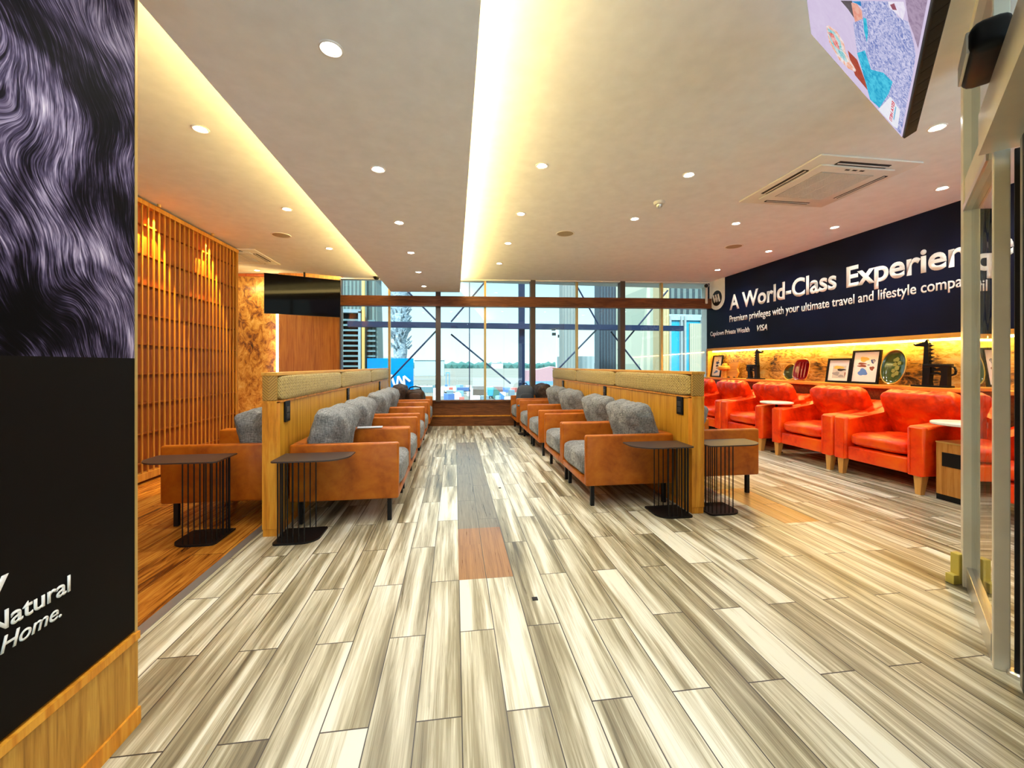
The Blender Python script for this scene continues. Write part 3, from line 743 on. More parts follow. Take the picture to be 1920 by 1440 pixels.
picture(7.45, .30, .43, 'small black framed print of stacked blue shapes at the window end of shelf', art_small)
picture(4.87, .34, .325, 'smaller black framed print in ochre and grey, leaning in the middle of shelf', art_land)
picture(4.50, .36, .425, 'larger black framed print of ochre and blue shapes on white', art_big)

t = thing('carved_stool', 'small turned wooden mushroom shaped piece on the shelf', 'ornament', (5.09, 7.165, SZ))
MB().lathe([(0, 0), (.075, 0), (.07, .02), (.062, .08), (.06, .14), (0, .14)], 20).build('stem', 'trimwood', t, True)
MB().lathe([(0, .135), (.09, .14), (.13, .165), (.135, .19), (.12, .215), (.07, .225), (.05, .225), (.05, .25), (.035, .27), (0, .275)], 24).build('cap', 'trimwood', t, True)
t = thing('wooden_slab', 'flat irregular pale wood slab standing on edge beside the carved giraffe', 'ornament', (0, 0, 0))
m = leaning(5.17, 6.95, .30, .30, 8)
MB().prism([(.02, 0), (.26, 0), (.30, .10), (.25, .17), (.29, .30), (.16, .285), (.02, .25), (0, .12)], 0, .03).xform(m).build('slab_board', 'trimwood', t)
k = MB()
for a in (.05, .2): k.box(a, a + .04, -.0, .012, -.02, .05)
k.xform(m).build('rest', 'black', t)

def giraffe(name, lab, y, s, flip):
    """black carved openwork animal: slotted body between two leg slabs, tall notched neck, head with muzzle; local x along wall toward the viewer's right"""
    t = thing(name, lab, 'sculpture', (5.09, y, SZ))
    E = Matrix.Rotation(-PI / 2, 4, 'Z') @ Matrix.Diagonal((flip * 1.22, 1, 1, 1))
    def fin(mb, nm, mat='plastic'): mb.xform(E @ Matrix.Scale(s, 4)).build(nm, mat, t, True)
    q = MB(); q.box(-.24, .22, -.06, .06, 0, .03, .006); fin(q, 'plinth')
    q = MB(); q.prism([(-.11, .03), (-.01, .03), (-.02, .10), (-.005, .28), (-.005, .36), (-.10, .36), (-.10, .16)], -.04, .04, 'y'); fin(q, 'leg')
    q = MB(); q.prism([(.10, .03), (.19, .03), (.195, .36), (.11, .36), (.12, .2)], -.04, .04, 'y'); fin(q, 'leg')
    q = MB(); q.box(-.10, .22, -.045, .045, .33, .385, .008); q.prism([(-.02, .20), (.05, .225), (.11, .20), (.13, .225), (.05, .255), (-.02, .235)], -.03, .03, 'y'); q.prism([(-.02, .27), (.12, .27), (.12, .345), (.05, .30), (-.02, .345)], -.025, .025, 'y'); fin(q, 'body')
    q = MB(); q.prism([(-.10, .36), (-.03, .36), (-.04, .74), (-.085, .74)], -.03, .03, 'y')
    for k2 in range(5):
        z = .41 + k2 * .065; q.prism([(-.03, z), (.02, z + .03), (-.02, z + .045)], -.02, .02, 'y')
    fin(q, 'neck')
    q = MB(); q.prism([(-.09, .68), (-.03, .70), (-.045, .77), (-.06, .80), (-.085, .76), (-.20, .725), (-.225, .745), (-.22, .71), (-.19, .69)], -.025, .025, 'y'); q.prism([(-.03, .72), (.0, .735), (-.03, .745)], -.02, .02, 'y'); fin(q, 'head')
    q = MB(); q.path([(.20, .0, .35), (.25, 0, .33), (.265, 0, .28), (.255, 0, .22), (.21, 0, .20)], .014); fin(q, 'tail')
    return t
giraffe('carved_giraffe', 'small black carved openwork giraffe beside the pale wood slab', 6.37, .64, -1)
giraffe('carved_giraffe', 'large black carved openwork animal sculpture with tall notched neck at near shelf end', 3.74, .645, 1)

def dish(lab, y, w, h, rimmat, inmat, name, lift=0.0, power=2.0, rib=0, patches=False, x_back=5.17):
    t = thing(name, lab, 'dish', (0, 0, 0))
    m = leaning(x_back, y, w, h, 12)
    def ring(fr, z): 
        out = []
        for k in range(40):
            a = 2 * PI * k / 40; c, s_ = math.cos(a), math.sin(a)
            rr = (abs(c) ** power + abs(s_) ** power) ** (-1 / power)
            out.append((w / 2 + fr * w / 2 * c * rr, h / 2 + fr * h / 2 * s_ * rr, z))
        return out
    def shell(levels, close, nm, mat, par):
        q = MB(); R = [[q.b.verts.new(m @ Vector(p)) for p in ring(*l)] for l in levels]
        for a, b in zip(R, R[1:]):
            for k in range(40): q.b.faces.new((a[k], a[(k + 1) % 40], b[(k + 1) % 40], b[k]))
        if close: q.b.faces.new(R[-1]); 
        return q.build(nm, mat, par, True)
    shell([(.70, .0), (.95, .03), (1.0, .045), (.97, .052), (.92, .046)], False, 'rim', rimmat, t)
    b = shell([(.93, .046), (.86, .030), (.76, .018), (.0001, .016)], False, 'bowl', inmat, t)
    shell([(.70, .0), (.3, .0), (.0001, .0)], False, 'back', rimmat, t)
    if rib:
        for k in range(rib):
            xx = w * (.5 + (k - (rib - 1) / 2) * .19)
            q = MB(); q.path([m @ Vector((xx, h * .16, .024)), m @ Vector((xx, h * .5, .026)), m @ Vector((xx, h * .84, .024))], .012); q.build('ridge', inmat, t, True)
    if patches:
        for px_, py_, rr in ((.55, .72, .05), (.66, .62, .045), (.50, .58, .045), (.60, .48, .055), (.47, .40, .045), (.62, .33, .05), (.50, .27, .045), (.46, .70, .035)):
            q = MB(); q.prism([(w * px_ + rr * .52 * math.cos(a + py_ * 9), h * py_ + rr * .62 * math.sin(a + py_ * 9)) for a in [2 * PI * k / 5 for k in range(5)]], .020, .024); q.xform(m).build('leaf_patch', plain('olive glaze', (.30, .30, .06), .25), t)
    return t
ylw = plain('yellow glazed rim', (.58, .42, .06), .2, coat=.5)
dish('round dark green plate with yellow rim behind the red ribbed dish', 5.62, .26, .25, ylw, plain('dark green glaze', (.05, .06, .008), .12, coat=.5), 'plate')
dish('red ribbed oblong dish with golden rim leaning on the shelf', 5.37, .28, .325, plain('amber rim glaze', (.50, .20, .03), .2, coat=.5), plain('deep red glaze', (.28, .004, .006), .12, coat=.6), 'serving_dish', power=3.6, rib=3, x_back=5.13)
dish('tall oval yellow and green platter beside the large black sculpture', 4.12, .28, .42, ylw, plain('forest green glaze', (.05, .085, .012), .12, coat=.5), 'platter', power=2.2, patches=True)

# ------------------------------------------------------------------ ceiling fixtures
def make_downlight():
    t = thing('downlight', '', 'ceiling light')
    MB().lathe([(.036, -.001), (.046, -.006), (.052, -.004), (.053, .0), (.036, .0)], 24).build('trim_ring', 'whitepaint', t, True)
    MB().lathe([(0, -.0015), (.036, -.0015), (.036, -.0005), (0, -.0005)], 24).build('lens', 'lampglow', t)
    ld = bpy.data.lights.new('downlight_lamp', 'SPOT'); ld.energy = LAMP_W; ld.color = (1, .97, .90); ld.spot_size = math.radians(140); ld.spot_blend = .7; ld.shadow_soft_size = .035
    lo = bpy.data.objects.new('downlight_lamp', ld); COL.objects.link(lo); lo.parent = t; lo.location = (0, 0, -.012)
    return t
dl = make_downlight(); dl_used = [False]
def put_dl(x, y, z, lab, grp='recessed downlights'):
    if not dl_used[0]:
        dl_used[0] = True; dl.location = (x, y, z); dl['label'] = lab; dl['group'] = grp
    else: dup(dl, (x, y, z), 0, lab, grp)
for k, y in enumerate((7.50, 6.37, 5.29, 4.19, 3.07, 1.93)):
    put_dl(-.55, y, ZD, '%s recessed downlight from the window along the dropped ceiling' % ORD[k])
for k, y in enumerate((6.68, 5.56, 4.46, 3.36)):
    put_dl(.72, y, ZC, '%s recessed downlight from the window, row beside the glowing cove edge' % ORD[k])
put_dl(2.03, 4.43, ZC, 'recessed downlight near the smoke detector, between it and the window')
put_dl(2.03, 3.34, ZC, 'recessed downlight between the smoke detector and the camera end of the room')
put_dl(3.277, 4.41, ZC, 'recessed downlight just past the ceiling air conditioner toward the window')
for k, y in enumerate((6.60, 5.42, 4.37, 3.265)):
    put_dl(4.55, y, ZC, '%s recessed downlight from the window along the banner wall' % ORD[k])
put_dl(3.353, 2.436, ZC, 'recessed downlight between the lit television and the aluminium post')
for k, y in enumerate((6.16, 4.67, 3.17)):
    put_dl(-1.78, y, ZC, '%s recessed downlight from the window, row above the orange floor' % ORD[k])
put_dl(-3.60, 8.10, 2.925, 'recessed downlight in the bright alcove above the burl stone')
put_dl(-1.92, 8.04, 2.925, 'recessed downlight in the bright alcove above the wood panel beside the window')
for x, y, z, lab in ((-.55, .80, ZD, 'added fill downlight in the dropped ceiling above the camera'), (-.55, -.35, ZD, 'added fill downlight in the dropped ceiling behind the camera'), (.72, -.6, ZC, 'added fill downlight behind the camera beside the cove'), (2.03, -.9, ZC, 'added fill downlight behind the camera past the glass partition'), (.72, .9, ZC, 'added fill downlight beside the cove above the camera')):  # out-of-view downlights added as fill light for the room
    put_dl(x, y, z, lab)

def speaker(x, y, lab):
    t = thing('ceiling_speaker', lab, 'ceiling speaker', (x, y, ZC), group='round ceiling speakers')
    MB().lathe([(.098, 0), (.105, -.006), (.115, -.006), (.118, 0)], 32).build('rim', 'whitepaint', t, True)
    MB().lathe([(0, -.005), (.09, -.005), (.1, -.003), (.1, 0), (0, 0)], 32).build('grille', plain('tan speaker mesh', (.42, .34, .20), .8), t, True)
speaker(-2.21, 5.615, 'round beige ceiling speaker above the orange floor side')
speaker(1.386, 5.05, 'round beige ceiling speaker in the middle of the ceiling beyond the smoke detector')
speaker(3.879, 5.266, 'round beige ceiling speaker close to the banner wall')
t = thing('smoke_detector', 'white smoke detector hanging from the ceiling before the air conditioner', 'smoke detector', (2.07, 3.94, ZC))
MB().lathe([(0, -.028), (.045, -.028), (.055, -.018), (.058, 0), (0, 0)], 28).build('base', 'whitepaint', t, True)
MB().lathe([(0, -.062), (.018, -.062), (.028, -.05), (.03, -.028), (0, -.028)], 20).build('sensor_cap', 'silver', t, True)

def cassette(x0, y0, s, lab):
    t = thing('air_conditioner', lab, 'air conditioner', (x0, y0, ZC), group='ceiling cassette air conditioners')
    p = MB(); p.box(0, s, 0, s, -.014, 0, .004); p.box(.12, s - .12, .12, s - .12, -.028, -.012, .012, 3); p.build('panel', 'whitepaint', t, True)
    gx = MB(); a, b = .22, s - .22
    gx.box(a, b, a, b, -.030, -.0275); gx.build('return_grille', plain('grille backing', (.16, .14, .10), .8), t)
    sl = MB(); k = a
    while k < b:
        sl.box(k, k + .006, a, b, -.034, -.030); sl.box(a, b, k, k + .006, -.033, -.030); k += .0155
    for q in (.25, .5, .75):
        z_ = a + (b - a) * q; sl.box(z_ - .006, z_ + .006, a, b, -.036, -.030)
    sl.build('grille_mesh', 'whitepaint', t)
    for i in range(4):
        m = Matrix.Translation((s / 2, s / 2, 0)) @ Matrix.Rotation(i * PI / 2, 4, 'Z')
        v = MB(); v.box(-.24, .24, -s / 2 + .060, -s / 2 + .115, -.0185, -.0135, mat=m); vent = v.build('air_slot', 'plastic', t)
        v = MB(); v.box(-.235, .235, -s / 2 + .083, -s / 2 + .094, -.023, -.0185, mat=m); v.build('louvre', 'whitepaint', vent)
    v = MB()
    for q in (-.07, 0, .07): v.box(s / 2 + q - .02, s / 2 + q + .02, .150, .168, -.0295, -.028)
    v.build('indicator', 'plastic', t)
    return t
cassette(2.86, 2.86, .95, 'large white cassette air conditioner in the ceiling before the navy banner')
cassette(-3.75, 6.33, .90, 'cassette air conditioner in the ceiling by the burl stone wall, half hidden')
t = thing('dome_camera', 'small black dome camera under the ceiling beside the dropped ceiling end', 'security camera', (-1.47, 8.02, ZC))
MB().lathe([(0, -.055), (.03, -.05), (.05, -.03), (.055, 0), (0, 0)], 20).build('dome', 'plastic', t, True)
MB().lathe([(.055, 0), (.062, -.006), (.062, 0)], 20).build('mount_ring', 'black', t, True)
t = thing('bullet_camera', 'white security camera on bracket at the window end of the banner wall', 'security camera', (4.93, 7.50, 2.40))
MB().box(-.02, .02, -.02, .02, 0, .32, .008).build('bracket', 'whitepaint', t, True)
MB().tube((.02, .02, .36), (-.08, -.12, .33), .04, n=16).build('housing', 'whitepaint', t, True)
MB().tube((-.08, -.12, .33), (-.09, -.134, .327), .036, n=16).build('lens', 'plastic', t, True)

# ------------------------------------------------------------------ televisions
def television(name, lab, m, w, h, mat, depth=.045):
    """local x along the long edge, z up the screen, y = out of the back"""
    t = thing(name, lab, 'television'); t.matrix_world = m
    MB().box(0, w, 0, depth, 0, h, .004).build('housing', 'plastic', t)
    MB().box(.006, w - .006, -.0025, .0, .012, h - .006).build('screen', mat, t)
    return t
# lit set above the glass partition (long edge recedes from the near end to the far corner)
c, s = math.cos(YAW), math.sin(YAW)
def cam2w(r, u, f): return Vector((r * c + f * s, f * c - r * s, u + EYE))
BB = 1.75
far_low = cam2w(.957 * BB, .552 * BB, BB)
along = cam2w(-.642, -EYE, -.767); along.z = 0; along.normalize()       # from the far corner toward the camera
up = cam2w(-.3527, .887 - EYE, .2954); up.normalize()
W_TV = 1.23; H_TV = .398 * BB
# screen normal faces the seats; local x must run so that x cross z faces out of the back
ex = -along; o_near = far_low + along * W_TV
mt = Matrix(((along.x, 0, up.x, far_low.x), (along.y, 0, up.y, far_low.y), (along.z, 0, up.z, far_low.z), (0, 0, 0, 1)))
back = up.cross(along)
view = far_low - Vector((0, 0, EYE))
if back.dot(view) < 0: back = -back
for i in range(3): mt[i][1] = back[i]
tv = television('television', 'lit television showing a broadcast, tilted down from the ceiling near the glass partition', mt, W_TV, H_TV, 'screen')
def lit(name, c1, c2=None, sc=26):
    q = NT(name); em = q.n('ShaderNodeEmission'); c2 = c2 or c1
    q.put(em.inputs[0], q.ramp(q.noise(q.obj(), sc, 4, .65, 1.6), (.36, c1), (.60, c2))); em.inputs[1].default_value = .37
    q.t.links.new(em.outputs[0], q.out.inputs[0]); return q.m
scr = [o_ for o_ in tv.children if o_.name.startswith('screen')][0]
PIC = [
    ('grey_corner', (.10, .08, .09), (.16, .13, .14), [(0.476, 0.432), (0.54, 0.361), (0.48, 0.355), (0.457, 0.343), (0.472, 0.387)]),
    ('floor_shape', (.34, .24, .36), (.48, .36, .50), [(0.711, 0.075), (0.79, 0.104), (1.2, 0.06), (1.2, 0.02), (0.638, 0.018), (0.677, 0.045)]),
    ('desk_shape', (.42, .07, .04), (.50, .10, .06), [(0.209, 0.393), (0.216, 0.328), (0.142, 0.28), (0.075, 0.241), (0.082, 0.341), (0.146, 0.375)]),
    ('plaque_shape', (.95, .35, .16), (.98, .88, .86), [(0.213, 0.546), (0.237, 0.527), (0.259, 0.47), (0.235, 0.42), (0.177, 0.407), (0.131, 0.334), (0.11, 0.341), (0.074, 0.395), (0.064, 0.465), (0.114, 0.533)]),
    ('plaque_shape', (.10, .55, .60), (.75, .85, .85), [(0.212, 0.537), (0.236, 0.486), (0.218, 0.443), (0.167, 0.43), (0.124, 0.394), (0.105, 0.409), (0.097, 0.471), (0.14, 0.523)]),
    ('plaque_shape', (.85, .12, .10), (.95, .62, .58), [(0.19, 0.531), (0.213, 0.495), (0.19, 0.463), (0.145, 0.45), (0.136, 0.485), (0.165, 0.514)]),
    ('robe_shape', (.16, .22, .55), (.74, .72, .95), [(0.43, 0.352), (0.516, 0.294), (0.589, 0.308), (0.715, 0.17), (0.689, 0.121), (0.711, 0.075), (0.646, 0.039), (0.606, 0.022), (0.513, 0.017), (0.312, .017), (0.182, .017), (0.027, 0.017), (0.03, 0.076), (0.032, 0.169), (0.152, 0.234), (0.246, 0.321)]),
    ('face_shape', (.85, .32, .24), (.92, .50, .40), [(0.531, 0.362), (0.556, 0.331), (0.546, 0.3), (0.509, 0.296), (0.448, 0.339), (0.483, 0.352)]),
    ('cap_shape', (.02, .18, .50), (.05, .35, .70), [(0.539, 0.362), (0.589, 0.308), (0.567, 0.303), (0.556, 0.331)]),
    ('scarf_shape', (.03, .40, .62), (.08, .66, .85), [(0.519, 0.291), (0.533, 0.274), (0.468, 0.261), (0.405, 0.266), (0.456, 0.285)]),
    ('scarf_shape', (.02, .36, .62), (.10, .66, .88), [(0.27, 0.325), (0.342, 0.276), (0.262, 0.233), (0.329, 0.16), (0.334, 0.105), (0.232, 0.118), (0.05, 0.163), (0.031, 0.228), (0.14, 0.269)]),
    ('cuff_shape', (.85, .76, .95), (.95, .90, 1.0), [(0.715, 0.17), (0.775, 0.104), (0.751, 0.091), (0.698, 0.097), (0.702, 0.123), (0.694, 0.162)]),
    ('cuff_shape', (.30, .08, .12), (.40, .14, .18), [(0.711, 0.159), (0.734, 0.142), (0.717, 0.127), (0.702, 0.145)]),
    ('caption_card', (.88, .88, .98), (.95, .95, 1.0), [(0.227, 0.105), (0.209, 0.042), (0.05, 0.039), (0.031, 0.066), (0.034, 0.105), (0.028, 0.169)]),
    ('caption_bar', (.20, .50, .75), (.3, .6, .8), [(0.201, 0.071), (0.198, 0.064), (0.085, 0.065), (0.09, 0.071)])]
for k, (nm, c1, c2, pts) in enumerate(PIC):
    q = MB(); y0_ = -.0026 - k * .00025
    q.prism(pts, y0_, y0_ - .0002, 'y'); q.build(nm, lit('lit ' + nm + str(k), c1, c2, 55 if nm == 'robe_shape' else 26), scr)
text_mesh('caption_text', 'ESYA HETI', lit('lit red caption', (.75, .02, .05)), scr, Matrix(((-1, 0, 0, .216), (0, 0, -1, -.0066), (0, 1, 0, .076), (0, 0, 0, 1))), .016, .16, .02, 0, .0003)
q = MB()
for k in range(14): q.box(.08 + k * .075, .13 + k * .075, .006, .040, -.0012, .0)
q.build('bottom_vents', 'black', tv)
# ceiling bracket
q = MB(); hc = Vector((W_TV * .5, .05, H_TV * .6)); q.box(W_TV * .5 - .2, W_TV * .5 + .2, .045, .07, H_TV * .35, H_TV * .8); q.build('mount_plate', 'black', tv)

tl = Vector((-3.25, 7.56, 0)); tr_ = Vector((-2.13, 8.02, 0)); d = (tr_ - tl).normalized(); bk = Vector((-d.y, d.x, 0))
mt2 = Matrix(((d.x, bk.x, 0, tl.x), (d.y, bk.y, 0, tl.y), (0, 0, 1, 2.075), (0, 0, 0, 1)))
mt2 = mt2 @ Matrix.Rotation(math.radians(3), 4, 'X')
tv2 = television('television', 'switched off black television hung in front of the wood panel by the window', mt2, 1.22, .69, 'offscreen')
MB().tube((.62, .06, .60), (.62, .03, .905), .018).build('ceiling_pole', 'black', tv2)

# ------------------------------------------------------------------ glass partition at the right
P1, P2 = Vector((2.735, 1.83, 0)), Vector((2.115, 1.325, 0))
gd = (P2 - P1).normalized(); gn = Vector((-gd.y, gd.x, 0))
def gm(o=P1): return Matrix(((gd.x, gn.x, 0, o.x), (gd.y, gn.y, 0, o.y), (0, 0, 1, 0), (0, 0, 0, 1)))
GL = (P2 - P1).length
t = thing('glass_partition', 'aluminium framed glass partition with cream leaf film beside the lit television', 'partition', (0, 0, 0))
MB().box(-.045, .045, -.035, .035, 0, 2.83, .003).xform(gm()).build('far_post', 'alu', t)
MB().box(-.06, -.045, -.02, .02, 0, 2.83).xform(gm()).build('post_cover', 'gold', t)
MB().box(GL + .003, GL + .033, -.022, .022, 0, 2.83, .003).xform(gm()).build('near_post', 'alu', t)
MB().box(.045, GL - .02, -.028, .028, 2.0, 2.17, .003).xform(gm()).build('header_rail', 'alu', t)
MB().box(.045, GL - .02, -.035, -.028, 2.0, 2.03).xform(gm()).build('header_bead', 'silver', t)
MB().box(-.06, GL + 1.6, -.03, .03, 2.79, ZC).xform(gm()).build('ceiling_rail', 'alu', t)
MB().box(.045, GL - .02, -.022, .022, 0, .11, .002).xform(gm()).build('bottom_rail', 'silver', t)
MB().box(.045, GL - .02, -.004, .004, .11, 2.0).xform(gm()).build('glass_pane', 'doorglass', t)
MB().box(.045, GL - .02, -.004, .004, 2.17, 2.79).xform(gm()).build('transom_pane', 'doorglass', t)
lf = MB(); rnd = random.Random(3)
cream = NT('cream leaf film'); cream_m = cream.bsdf((.62, .56, .36), .6)
for i in range(4):
    for j in range(9):
        cx_, cz_ = .13 + i * .17 + (j % 2) * .08, .25 + j * .205
        if cx_ > GL - .09: continue
        pts = [(cx_ + .062 * math.sin(a) * (1 + .2 * math.cos(a)), cz_ + .115 * math.cos(a)) for a in [2 * PI * k / 16 for k in range(16)]]
        lf.prism(pts, .0045, .006, 'y')
lf.xform(gm()).build('leaf_film', cream_m, t)
t = thing('sliding_door', 'dark framed glass sliding door cut off by the picture edge past the partition', 'door', (0, 0, 0))
o2 = P2 + gd * .036 + gn * .05
MB().box(.0, .012, -.02, .02, .02, 2.0).xform(gm(o2)).build('stile', 'black', t)
MB().box(.012, .10, -.004, .004, .08, 1.94).xform(gm(o2)).build('glass_pane', m_glass('dark reflection glass', (.16, .14, .11), .9), t)  # pane tint darkened to stand in for its dark reflection
MB().box(.10, .135, -.02, .02, .02, 2.0).xform(gm(o2)).build('stile', plain('grey door stile', (.30, .28, .22), .4, .4), t)
MB().box(.135, .155, -.02, .02, .02, 2.0).xform(gm(o2)).build('stile', 'black', t)
MB().box(.155, 1.0, -.004, .004, .08, 1.94).xform(gm(o2)).build('glass_pane', bpy.data.materials['dark reflection glass'], t)
MB().box(.155, 1.0, -.02, .02, .02, .10).xform(gm(o2)).build('bottom_rail', 'black', t)
MB().box(.155, 1.0, -.02, .02, 1.92, 2.0).xform(gm(o2)).build('top_rail', 'black', t)
t = thing('door_header', 'aluminium header beam above the sliding door', 'beam', (0, 0, 0))
MB().box(GL + .03, GL + 1.5, -.06, .06, 2.01, 2.17).xform(gm()).build('header_rail', 'alu', t)
t = thing('door_sensor', 'black and white automatic door sensor fixed above the sliding door', 'door sensor', (0, 0, 0))
MB().box(GL + .26, GL + .54, -.13, -.035, 2.17, 2.27, .03, 3).xform(gm()).build('sensor_housing', 'plastic', t, True)
MB().box(GL + .29, GL + .51, -.136, -.126, 2.185, 2.255, .004).xform(gm()).build('sensor_window', 'whitepaint', t, True)
tag(MB().lathe([(0, 0), (.03, 0), (.03, .014), (.024, .02), (.014, .02), (.012, .012), (0, .012)], 24, (2.115, 1.27, 0)).build('door_stop', 'silver', None, True), 'round metal door stop on the floor beside the sliding door', 'door stop')
t = thing('wall_end_block', 'small stepped yellow block at the foot of the aluminium post', 'block', (2.700, 1.872, 0))
yb = plain('pale yellow paint', (.62, .52, .10), .6)
MB().box(-.012, .03, -.02, .02, 0, .16, .003).build('upright', yb, t); MB().box(-.045, -.012, -.02, .02, 0, .05, .003).build('step', yb, t)
for x, y, r_, lab in ((.40, 2.033, .014, 'small square dark floor fitting in the pale planks near the orange tiles'), (.427, 3.919, .012, 'small square dark floor fitting in the aisle between armchair rows')):
    tag(MB().box(x - r_, x + r_, y - r_, y + r_, 0, .003).build('floor_socket', 'black'), lab, 'floor fitting')

# ------------------------------------------------------------------ outside: apron, steel frame, palm, neighbours, airfield clutter
G = -4.5
struct(MB().box(-900, 1200, -60.0, 1500, G - .5, G).build('ground_apron', 'tarmac'))
t = thing('steel_bracing', 'navy steel bracing frame with crossed rods outside the window', 'steel frame', (0, 0, 0))
MB().box(-2.6, 6.2, 10.45, 10.6, 2.125, 2.262).build('beam', 'steel', t)
MB().box(1.67, 1.82, 10.62, 10.78, G, 4.6).build('post', 'steel', t)
MB().tube((.36, 10.3, G), (.36, 10.3, 4.6), .012).build('thin_rod', 'steel', t)
for a, b in (((-1.25, 3.12), (-.38, 2.23)), ((-.44, 2.10), (-1.80, .63)), ((-.10, 1.98), (1.45, .70)), ((-.10, 2.30), (.90, 3.50)), ((3.10, 3.56), (3.85, 2.28)), ((3.85, 2.20), (2.60, .95)), ((5.85, 3.26), (4.40, 1.60)), ((4.20, 2.10), (5.10, 1.00))):
    MB().tube((a[0], 10.66, a[1]), (b[0], 10.66, b[1]), .022).build('brace_rod', 'steel', t)
tag(MB().box(4.17, 4.69, 11.5, 11.9, G, 5).build('column', m_stripes('dark ribbed column', (.005, .012, .022), (.02, .04, .055), 11)), 'dark blue ribbed column outside between the window mullions', 'column')
tag(MB().box(3.75, 4.23, 14, 14.5, G, 6).build('column', m_stripes('grey ribbed column', (.11, .14, .135), (.16, .19, .18), 9)), 'grey concrete column outside left of the dark blue one', 'column')
tag(MB().box(4.30, 5.60, 16, 17, G, 1.545).build('plant_block', m_stripes('grey cladding', (.15, .21, .22), (.20, .26, .27), 5)), 'low grey clad block outside beyond the two columns', 'building')
# palm
t = thing('palm_tree', 'thick shaggy palm trunk outside behind the blue hoarding', 'palm tree', (-3.08, 24, G))
pm = MB(); prof = []
for k in range(30):
    z = k * .42; r = .36 + (.10 * math.sin(k * 1.7) * .4) + (.14 if z > 7.2 else 0); prof.append((r, z))
pm.lathe(prof, 18); pm.build('trunk', 'bark', t, True)
pb = MB(); rp = random.Random(5)
for k in range(190):
    z = 6.6 + rp.random() * 5.6; a = rp.random() * 2 * PI; r = .44
    p = Vector((r * math.cos(a), r * math.sin(a), z)); qd = Vector((math.cos(a) * .22, math.sin(a) * .22, .16 + rp.random() * .12))
    pb.tube(p, p + qd, .075, .02, n=5)
ob = pb.build('leaf_bases', 'bark', t)
pf = MB()
for k in range(16):
    a = 2 * PI * k / 16; last = Vector((0, 0, 12.3))
    for j in range(1, 6):
        rr = j * .55; p = Vector((rr * math.cos(a), rr * math.sin(a), 12.3 + 1.2 * math.sin(j * .6) - .05 * j * j)); pf.tube(last, p, .09, .05, n=4); last = p
pf.build('fronds', plain('palm frond', (.05, .14, .06), .7), t)
# louvred building on the left
lb = thing('louvred_building', 'grey green louvred building wall outside beside the wood panel', 'building', (0, 0, 0))
rib = m_stripes('ribbed green grey cladding', (.05, .10, .10), (.15, .24, .23), 4.2, 1)
q = MB(); q.prism([(-8, G), (-2.16, G), (-2.20, .9), (-2.33, 6.5), (-8, 6.5)], 12.3, 13.2, 'y'); q.build('clad_wall', m_stripes('ribbed green grey cladding', (.025, .05, .05), (.085, .14, .13), 9.5), lb)
lv = MB()
for k in range(24):
    z = -.9 + k * .145; lv.box(-3.30, -2.68, 12.06, 12.24, z, z + .05); lv.box(-2.50, -2.27, 12.2, 12.29, z, z + .05)
lv.build('louvres', plain('teal louvre', (.07, .14, .155), .5), lb)
MB().box(-3.30, -2.66, 12.25, 12.29, -1.2, 2.72).build('louvre_back', 'plastic', lb)
fr = MB(); fr.box(-3.36, -3.28, 12.02, 12.29, -1.2, 2.78); fr.box(-2.70, -2.63, 12.02, 12.29, -1.2, 2.70); fr.box(-3.36, -2.63, 12.02, 12.29, 2.66, 2.76); fr.build('louvre_frame', plain('blue grey frame', (.14, .21, .24), .4), lb)
tag(MB().box(-2.61, -2.53, 12.05, 12.13, G, 5.5).build('light_post', 'gold'), 'ochre vertical post outside in front of the ribbed cladding', 'post')
# blue hoarding with a white squiggle
t = thing('hoarding', 'translucent blue hoarding with white scribbled mark outside before the palm', 'hoarding', (0, 0, 0))
MB().box(-2.43, -1.167, 11.90, 11.92, G, 1.377).build('blue_sheet', 'bluefilm', t)
sq = MB(); pts = [(-1.98, .78), (-1.86, .90), (-1.78, .62), (-1.70, .52), (-1.66, .86), (-1.52, .60), (-1.48, .56), (-1.50, .86), (-1.32, .70)]
for a, b in zip(pts, pts[1:]): sq.tube((a[0] * .952, 11.86, 1.18 + (a[1] - 1.18) * .952), (b[0] * .952, 11.86, 1.18 + (b[1] - 1.18) * .952), .032, n=8)
sq.build('white_scribble', 'letter', t)
# building to the right
t = thing('clad_terminal', 'tall pale ribbed terminal building with blue glass outside beyond the banner wall', 'building', (0, 0, 0))
q = MB(); q.prism([(7.55, 1), (7.9, 4.9), (8.4, 9), (14, 9), (14, G), (7.5, G)], 16, 20, 'y'); q.build('ribbed_wall', m_stripes('pale ribbed cladding', (.22, .26, .20), (.32, .34, .26), 3.5), t)
MB().box(6.62, 9.5, 12.0, 12.3, 2.78, 5.2).build('upper_cladding', m_stripes('dark ribbed cladding', (.015, .03, .035), (.08, .12, .115), 5), t)
MB().box(6.62, 7.72, 12.05, 12.1, -1, 2.6).build('blue_glazing', plain('cyan glazing', (.015, .24, .38), .1), t)
MB().box(6.62, 7.72, 12.0, 12.05, 2.60, 2.78).build('soffit', plain('pale blue soffit', (.22, .35, .40), .5), t)
for xx in (6.62, 7.00, 7.12, 7.70): MB().box(xx, xx + .06, 11.95, 12.06, -1, 2.72).build('frame_post', plain('grey post', (.20, .24, .24), .4), t)
MB().box(7.32, 7.70, 11.98, 12.04, 0, 2.5).build('ribbed_panel', m_stripes('beige ribbed panel', (.20, .22, .16), (.3, .3, .22), 14), t)
MB().box(6.3, 6.62, 11.98, 12.4, G, 5).build('corner_pier', m_stripes('ochre ribbed pier', (.26, .22, .10), (.34, .29, .16), 12), t)
